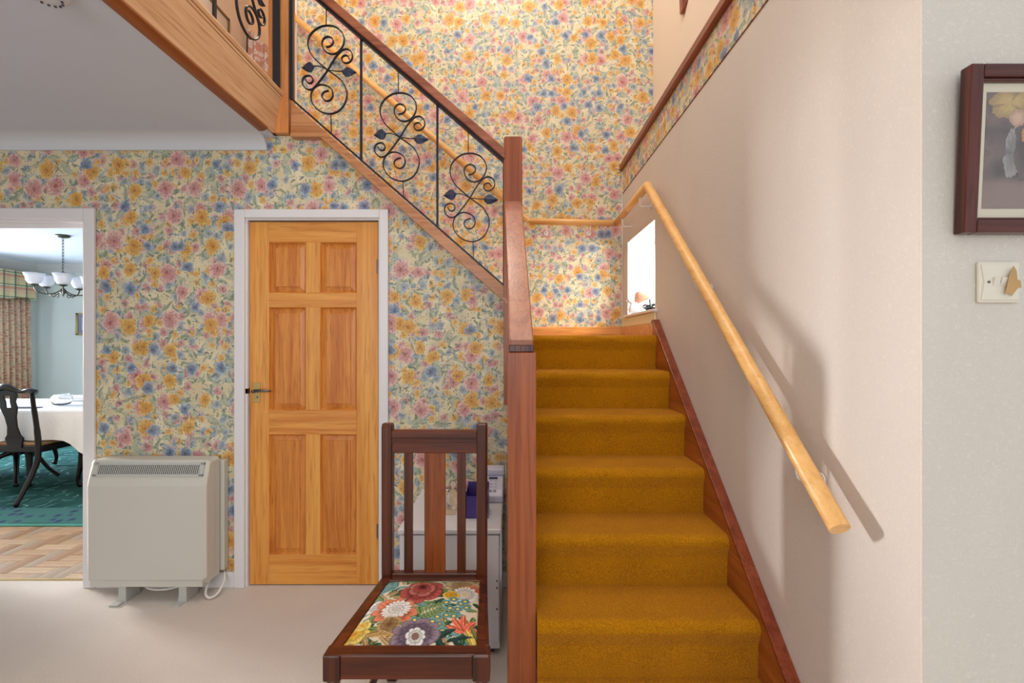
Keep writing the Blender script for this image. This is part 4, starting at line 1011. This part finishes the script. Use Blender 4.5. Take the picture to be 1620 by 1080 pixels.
# smoke alarm on hall ceiling
sa = thing('smoke_alarm', (-1.46, 1.455, 2.449), 'round white smoke alarm on the grey hall ceiling', 'smoke alarm')
bm = B(); lathe(bm, (-1.46, 1.455, 2.449), [(.058, 0), (.058, -.018), (.045, -.032), (.02, -.036)], 28); mk('alarm_case', bm, M['cove'], sa, smooth=False)
bm = B()
for i in range(14):
    a = i/14*2*PI; lathe(bm, (-1.46+.036*math.cos(a), 1.455+.036*math.sin(a), 2.4115), [(.004, 0), (.004, .004)], 6)
mk('alarm_holes', bm, M['dark'], sa, kind='stuff')

# small wooden wall ornament on the upper right wall
wo = thing('wall_ornament', (XU, 2.97, 3.5), 'small dark wooden slatted ornament hanging on the upper cream wall', 'wall ornament')
for i, (dy, zb, hw_) in enumerate(((-.105, 3.475, .007), (-.05, 3.462, .015), (.0, 3.445, .022), (.045, 3.462, .012), (.09, 3.47, .007))):
    bm = B(); prism(bm, [(2.98+dy*.8-hw_, 3.75), (2.98+dy*.5-hw_, zb+.01), (2.98+dy*.5, zb), (2.98+dy*.5+hw_, zb+.01), (2.98+dy*.8+hw_, 3.75)], lambda u, v, t_: (t_, u, v), XU-.012-.012*(i == 2), XU-.001)
    mk('ornament_slat', bm, M['dado'], wo, bevel=.001)

# ornaments on the sill
bd = thing('bird_ornament', (.93, 3.42, wz0), 'brown and white feathered bird ornament at the far end of stair window sill', 'ornament')
bc = Vector((.895, 3.36, wz0))
bm = B(); lathe(bm, bc, [(.012, 0), (.03, .01), (.038, .035), (.03, .065), (.018, .085)], 16); bmesh.ops.scale(bm, vec=(1.4, 1, 1), space=Matrix.Translation(-bc), verts=bm.verts); mk('bird_body', bm, M['cloth'], bd, smooth=True)
bm = B(); bmesh.ops.create_uvsphere(bm, u_segments=12, v_segments=8, radius=.019); bmesh.ops.translate(bm, verts=bm.verts, vec=bc+Vector((-.04, 0, .10))); tube(bm, [bc+Vector((-.01, 0, .07)), bc+Vector((-.035, 0, .095))], [.02, .015], 10); tube(bm, [bc+Vector((-.056, 0, .10)), bc+Vector((-.072, 0, .095))], [.005, .001], 6); mk('bird_head', bm, M['cloth'], bd, smooth=True)
for i in range(6):
    a = .55+i*.16; L_ = .125+.01*math.sin(i*2)
    bm = B(); tube(bm, crom([bc+Vector((0, (i-2.5)*.006, .07)), bc+Vector((L_*.5*math.cos(a), (i-2.5)*.008, .07+L_*.6*math.sin(a))), bc+Vector((L_*math.cos(a)*.9, (i-2.5)*.01, .07+L_*.8*math.sin(a)))], 4), [.004, .007, .009, .011, .012, .012, .011, .009, .003], 6)
    mk('feather', bm, M['terra'], bd, smooth=True)
dsn = thing('silver_dish', (.93, 3.02, wz0), 'silver leafy ornament with upright stem on the near end of stair window sill', 'ornament')
dc = Vector((.905, 3.04, wz0)); bm = B(); lathe(bm, dc, [(.018, 0), (.02, .006), (.045, .022), (.048, .028), (.04, .024), (.01, .012)], 18); mk('dish', bm, M['silver'], dsn, smooth=True)
for i in range(7):
    a = i*.9; bm = B(); p_ = [dc+Vector((0, 0, .02)), dc+Vector((.025*math.cos(a), .03*math.sin(a), .045)), dc+Vector((.05*math.cos(a), .065*math.sin(a), .03))]
    tube(bm, crom(p_, 4), [.003, .005, .007, .008, .008, .007, .005, .003, .001], 6); mk('dish_leaf', bm, M['silver'], dsn, smooth=True)
bm = B(); tube(bm, [dc+Vector((0, 0, .02)), dc+Vector((0, 0, .075)), dc+Vector((0, 0, .095))], [.003, .006, .001], 8); mk('stem', bm, M['silver'], dsn, smooth=True)

# ------------------------------------------------------------------ dining room contents
bm = B(); box(bm, -6.4, -2.45, 3.35, 6.2, 0, .010); mk('rug', bm, M['rug'], bevel=.003, label='large teal patterned rug under the dining table', category='rug')
tb = thing('dining_table', (-4.6, 4.4, .01), 'long dark dining table hidden under a white cloth', 'table')
TX0, TX1, TY0, TY1 = -5.9, -3.2, 3.96, 4.78
mk('table_top', box(B(), TX0, TX1, TY0, TY1, .72, .745), M['mahog'], tb, bevel=.01)
for X in (-4.85, -5.5, -4.35, -3.95):
    pass
for X in (-4.72, -5.5):
    bm = B(); lathe(bm, (X, 4.42, .01), [(.04, .25), (.06, .30), (.035, .36), (.05, .5), (.035, .6), (.06, .71)], 14)
    pl = mk('pedestal', bm, M['mahog'], tb, smooth=True)
    for a in (.5, 2.3, 3.9, 5.4):
        dx, dy = math.cos(a), math.sin(a); bm = B()
        tube(bm, crom([(X+dx*.03, 4.42+dy*.03, .29), (X+dx*.14, 4.42+dy*.12, .24), (X+dx*.24, 4.42+dy*.2, .10), (X+dx*.32, 4.42+dy*.26, .025)], 4), [.028, .026, .024, .022, .02, .018, .017, .016, .015, .015, .016, .018, .02], 8); mk('pedestal_foot', bm, M['mahog'], pl, smooth=True)
# tablecloth with waving hem
bm = B(); loopn = 160; per = []
def rr(t):      # rounded rectangle perimeter point
    w_, h_ = (TX1-TX0)/2, (TY1-TY0)/2; a = t*2*PI; c_, s_ = math.cos(a), math.sin(a); n_ = 5
    r = (abs(c_/w_)**n_+abs(s_/h_)**n_)**(-1/n_); return (TX0+TX1)/2+r*c_, (TY0+TY1)/2+r*s_, c_, s_
import bisect
raw = [rr(i/2000) for i in range(2001)]; acc = [0]
for a, b in zip(raw, raw[1:]): acc.append(acc[-1]+math.hypot(b[0]-a[0], b[1]-a[1]))
rows = []
for lv, (off, zz) in enumerate(((-.02, .750), (.006, .748), (.014, .735), (.018, .66), (.024, .58), (.03, .50))):
    row = []
    for i in range(loopn):
        j = bisect.bisect_left(acc, acc[-1]*i/loopn); x, y, c_, s_ = raw[min(j, 2000)]
        ph = i/loopn*acc[-1]*2*PI/.19
        wv = math.sin(ph+1.2*math.sin(ph*.37))*.014*max(0, lv-2)/3
        cd = min(math.hypot(x-cx_, y-cy_) for cx_ in (TX0, TX1) for cy_ in (TY0, TY1))
        drop = .26*min(1, max(0, 1.8*(1-cd/.62)))*max(0, lv-2)/3
        nx, ny = x-(TX0+TX1)/2, y-(TY0+TY1)/2
        n1 = Vector((nx/((TX1-TX0)/2)**2, ny/((TY1-TY0)/2)**2, 0)); n1 = Vector((c_ if abs(nx) > (TX1-TX0)/2-.2 else c_*.2, s_, 0)).normalized()
        row.append(bm.verts.new((x+n1.x*(off+wv), y+n1.y*(off+wv), zz-drop)))
    rows.append(row)
for a, b in zip(rows, rows[1:]):
    for i in range(loopn): bm.faces.new([a[i], a[(i+1) % loopn], b[(i+1) % loopn], b[i]])
bm.faces.new(rows[0]); mk('tablecloth', bm, M['cloth'], smooth=True, label='white tablecloth hanging in folds over the dining table', category='tablecloth')
bm = B(); lathe(bm, (-4.15, 4.27, .7515), [(.03, 0), (.06, .01), (.078, .045), (.074, .075), (.055, .095), (.05, .1), (.053, .098), (.07, .075), (.073, .045), (.055, .016), (.01, .012)], 24)
mk('glass_bowl', bm, M['glass'], smooth=True, label='round clear glass bowl on the white tablecloth', category='bowl')
bm = B(); box(bm, -4.42, -4.18, 4.06, 4.13, .7515, .757); mk('table_knife_rest', bm, M['dark'], label='flat dark strip lying on the white tablecloth before the bowl', category='placemat')
bm = B(); box(bm, -4.5, -3.98, 4.55, 4.68, .7515, .80); mk('folded_linen', bm, M['cloth'], bevel=.01, label='folded white linen on the far side of the dining table', category='linen')

def dchair():
    r = thing('carved_chair', (0, 0, 0), '', 'chair', 'carved mahogany dining chairs')
    bm = B(); prism(bm, [(-.215, -.19), (.215, -.19), (.24, .16), (-.24, .16)], XY, .40, .455); mk('seat_rail', bm, M['mahog'], r, bevel=.008)
    bm = B(); prism(bm, [(-.20, -.175), (.20, -.175), (.222, .145), (-.222, .145)], XY, .45, .478); mk('seat', bm, M['seatd'], r, bevel=.012)
    for s_ in (-1, 1):
        bm = B(); tube(bm, crom([(s_*.215, .13, .42), (s_*.242, .155, .35), (s_*.235, .15, .22), (s_*.222, .135, .10), (s_*.228, .14, .045), (s_*.232, .155, .02)], 4), [.034, .036, .037, .036, .034, .031, .028, .026, .024, .022, .020, .018, .017, .016, .016, .016, .018, .022, .025, .024, .022], 10); mk('front_leg', bm, M['mahog'], r, smooth=True)
        bm = B(); tube(bm, crom([(s_*.16, -.34, .0), (s_*.175, -.27, .14), (s_*.19, -.205, .30), (s_*.195, -.19, .44), (s_*.19, -.20, .62), (s_*.20, -.235, .80), (s_*.215, -.26, .905)], 4), [.017]*4+[.019]*4+[.021]*4+[.021]*4+[.018]*4+[.016]*4+[.018], 10); mk('back_post', bm, M['mahog'], r, smooth=True)
    bm = B(); pts = crom([(-.235, -.262, .905), (-.19, -.262, .925), (-.12, -.262, .915), (-.06, -.262, .935), (0, -.262, .955), (.06, -.262, .935), (.12, -.262, .915), (.19, -.262, .925), (.235, -.262, .905)], 4)
    tube(bm, pts, [.022+.008*math.cos(i/32*2*PI*2) for i in range(33)], 8); mk('top_rail', bm, M['mahog'], r, smooth=True)
    # splat: vase outline, leaning with the back, pierced by an oval at top
    prof = [(.075, .93), (.082, .88), (.06, .83), (.068, .78), (.045, .70), (.038, .62), (.052, .55), (.075, .52), (.06, .47), (.06, .44)]
    bm = B(); last = None
    for hw_, z in prof:
        y = -.19-.07*max(0, (z-.5)/.43)
        cur = [[bm.verts.new((s*hw_*f, y+d_, z)) for s, f in ((-1, 1), (-1, .35), (1, .35), (1, 1))] for d_ in (-.007, .007)]
        if last:
            hole = .80 < z < .90
            for k in range(3):
                if k == 1 and .76 < z < .86: 
                    continue
                for d_ in (0, 1): bm.faces.new([last[d_][k], last[d_][k+1], cur[d_][k+1], cur[d_][k]])
            for k in (0, 3): bm.faces.new([last[0][k], cur[0][k], cur[1][k], last[1][k]])
            if .76 < z < .86:
                for k in (1, 2): bm.faces.new([last[0][k], cur[0][k], cur[1][k], last[1][k]])
        last = cur
    mk('splat', bm, M['mahog'], r)
    return r
def dupe(o, parent=None):
    c_ = o.copy(); COL.objects.link(c_)
    if parent: c_.parent = parent
    for k in list(o.children): dupe(k, c_)
    return c_
c1 = dchair(); c2 = dupe(c1); c3 = dupe(c1)
c1.location = (-4.14, 4.05, .012); c1['label'] = 'carved dark mahogany chair with brown seat on the near side of the dining table'
c2.location = (-4.66, 5.10, .012); c2.rotation_euler[2] = PI; c2['label'] = 'carved dark chair whose pierced back rises behind the dining table'
c3.location = (-3.1, 5.3, .01); c3.rotation_euler[2] = PI*.9; c3['label'] = 'carved dark chair standing away at the far right of the dining room'
for k in list(c3.children): bpy.data.objects.remove(k)
bpy.data.objects.remove(c3)

# chandelier
cl = thing('chandelier', (-4.70, 4.85, 2.45), 'verdigris chandelier with frosted bell shades hanging in the dining room', 'chandelier')
CX, CY = -4.70, 4.85
bm = B(); lathe(bm, (CX, CY, 2.45), [(.06, 0), (.06, -.012), (.045, -.024), (.015, -.03)], 20); mk('ceiling_rose', bm, M['verd'], cl)
bm = B()
for i in range(11):
    z = 2.41-i*.032; ax = i % 2
    pts = [(CX+(.009*math.cos(t) if ax else 0), CY+(0 if ax else .009*math.cos(t)), z-.0+.02*math.sin(t)) for t in [j/8*2*PI for j in range(9)]]
    tube(bm, pts, .0025, 5, False)
mk('chain', bm, M['iron'], cl)
bm = B(); lathe(bm, (CX, CY, 0), [(.006, 2.07), (.032, 2.055), (.012, 2.03), (.006, 2.02), (.006, 1.90), (.02, 1.885), (.032, 1.86), (.014, 1.835), (.004, 1.815)], 16); mk('stem', bm, M['verd'], cl, smooth=True)
for i in range(5):
    a = i/5*2*PI-.80; dx, dy = math.cos(a), math.sin(a)
    P_ = lambda r, z: (CX+dx*r, CY+dy*r, z)
    bm = B(); tube(bm, crom([P_(.02, 1.87), P_(.07, 1.835), P_(.13, 1.825), P_(.19, 1.84), P_(.215, 1.875), P_(.218, 1.90)], 4), .006, 7); tube(bm, crom([P_(.10, 1.83), P_(.075, 1.80), P_(.055, 1.815), P_(.065, 1.83)], 4), .004, 6)
    am = mk('lamp_arm', bm, M['verd'], cl, smooth=True)
    bm = B(); lathe(bm, P_(.218, 1.895), [(.012, 0), (.038, .012), (.036, .016), (.012, .018)], 14); mk('drip_cup', bm, M['verd'], am)
    bm = B(); lathe(bm, P_(.218, 1.912), [(.02, 0), (.045, .012), (.062, .04), (.068, .075), (.085, .115), (.083, .114), (.065, .075), (.059, .042), (.04, .016), (.01, .006)], 18); mk('glass_shade', bm, M['frost'], am, smooth=True)
# picture on dining wall
dp = thing('small_picture', (-6.15, DY, 1.6), 'small gilt-framed picture with grey mount on the pale green dining wall', 'picture')
a0, a1, b0, b1 = PX(122, 0, DY).x, PX(152, 0, DY).x, PX(0, 530, DY).z, PX(0, 495, DY).z
mk('picture_mount', box(B(), a0, a1, DY-.012, DY-.002, b0, b1), plain('grey_mount', rgb(120, 128, 150), .6), dp)
bm = B()
for q6 in ((a0, a0+.03, b0, b1), (a1-.03, a1, b0, b1), (a0, a1, b0, b0+.025), (a0, a1, b1-.025, b1)): box(bm, q6[0], q6[1], DY-.025, DY-.001, q6[2], q6[3])
mk('gilt_frame', bm, plain('dull_gilt', rgb(176, 160, 116), .4, .5, .4), dp)
mk('print', box(B(), a0+.08, a1-.08, DY-.014, DY-.011, b0+.07, b1-.07), plain('pale_landscape_print', rgb(176, 190, 200), .6, var=.3), dp)
# curtain + pelmet on left wall
cu = thing('window_curtain', (DX+.1, 6.3, 0), 'rose patterned full-length curtain beside the dining room window', 'curtain')
bm = B(); n_ = 60; a_ = []; b_ = []
for z in (.05, 1.2, 2.1):
    row = []
    for i in range(n_+1):
        y = 5.95+.60*i/n_; row.append(bm.verts.new((DX+.11+.028*math.sin(i*.85+.2*z), y+.02*math.sin(z*2+1), z)))
    a_.append(row)
for r0, r1 in zip(a_, a_[1:]):
    for i in range(n_): bm.faces.new([r0[i], r0[i+1], r1[i+1], r1[i]])
o = mk('curtain_cloth', bm, M['curtain'], cu, smooth=True); o.modifiers.new('s', 'SOLIDIFY').thickness = .006
bm = B(); prev = None
for i in range(81):
    y = 3.3+3.26*i/80; x = DX+.18+.008*math.sin(i*1.9); zb = 1.93+.015*math.sin(i*.6)
    cur = [bm.verts.new((x, y, zb)), bm.verts.new((x, y, 2.30)), bm.verts.new((x-.02, y, 2.30)), bm.verts.new((x-.02, y, zb))]
    if prev:
        for k in range(4): bm.faces.new([prev[k], prev[(k+1) % 4], cur[(k+1) % 4], cur[k]])
    prev = cur
box(bm, DX+.002, DX+.19, 6.545, 6.56, 1.95, 2.30); mk('curtain_pelmet', bm, M['check'], label='checked pelmet frill above the dining room curtain', category='pelmet')

# ------------------------------------------------------------------ upper landing contents seen through the gallery
LX = -2.67
for (ya, yb_, za, zb2), lab in (((3.55, 4.35, 3.85, 4.36), 'thin-framed picture on the white upper landing wall nearer the corner'), ((2.75, 3.35, 3.85, 4.36), 'thin-framed picture on the white upper landing wall nearer the gallery rail')):
    t = thing('landing_picture', (LX, (ya+yb_)/2, za), lab, 'picture')
    mk('print', box(B(), LX+.001, LX+.010, ya, yb_, za, zb2), plain('pale_print', rgb(222, 214, 206), .5, var=.12), t)
    bm = B()
    for q7 in ((ya, ya+.02, za, zb2), (yb_-.02, yb_, za, zb2), (ya, yb_, za, za+.02), (ya, yb_, zb2-.02, zb2)): box(bm, LX+.001, LX+.022, *q7)
    mk('picture_frame', bm, plain('thin_olive_frame', rgb(120, 96, 60), .4), t)
bm = B(); n_ = 40; prev = None
for i in range(n_+1):
    x = -2.62+.60*i/n_; y = 4.60+.025*math.sin(i*.9); zt2 = 4.46-.62*(i/n_)
    cur = [bm.verts.new((x, y, 2.68)), bm.verts.new((x, y, zt2)), bm.verts.new((x, y+.006, zt2)), bm.verts.new((x, y+.006, 2.68))]
    if prev:
        for k in range(4): bm.faces.new([prev[k], prev[(k+1) % 4], cur[(k+1) % 4], cur[k]])
    prev = cur
mk('draped_curtain', bm, M['upcurtain'], smooth=False, label='mauve floral draped cloth at the back of the upper landing', category='curtain')
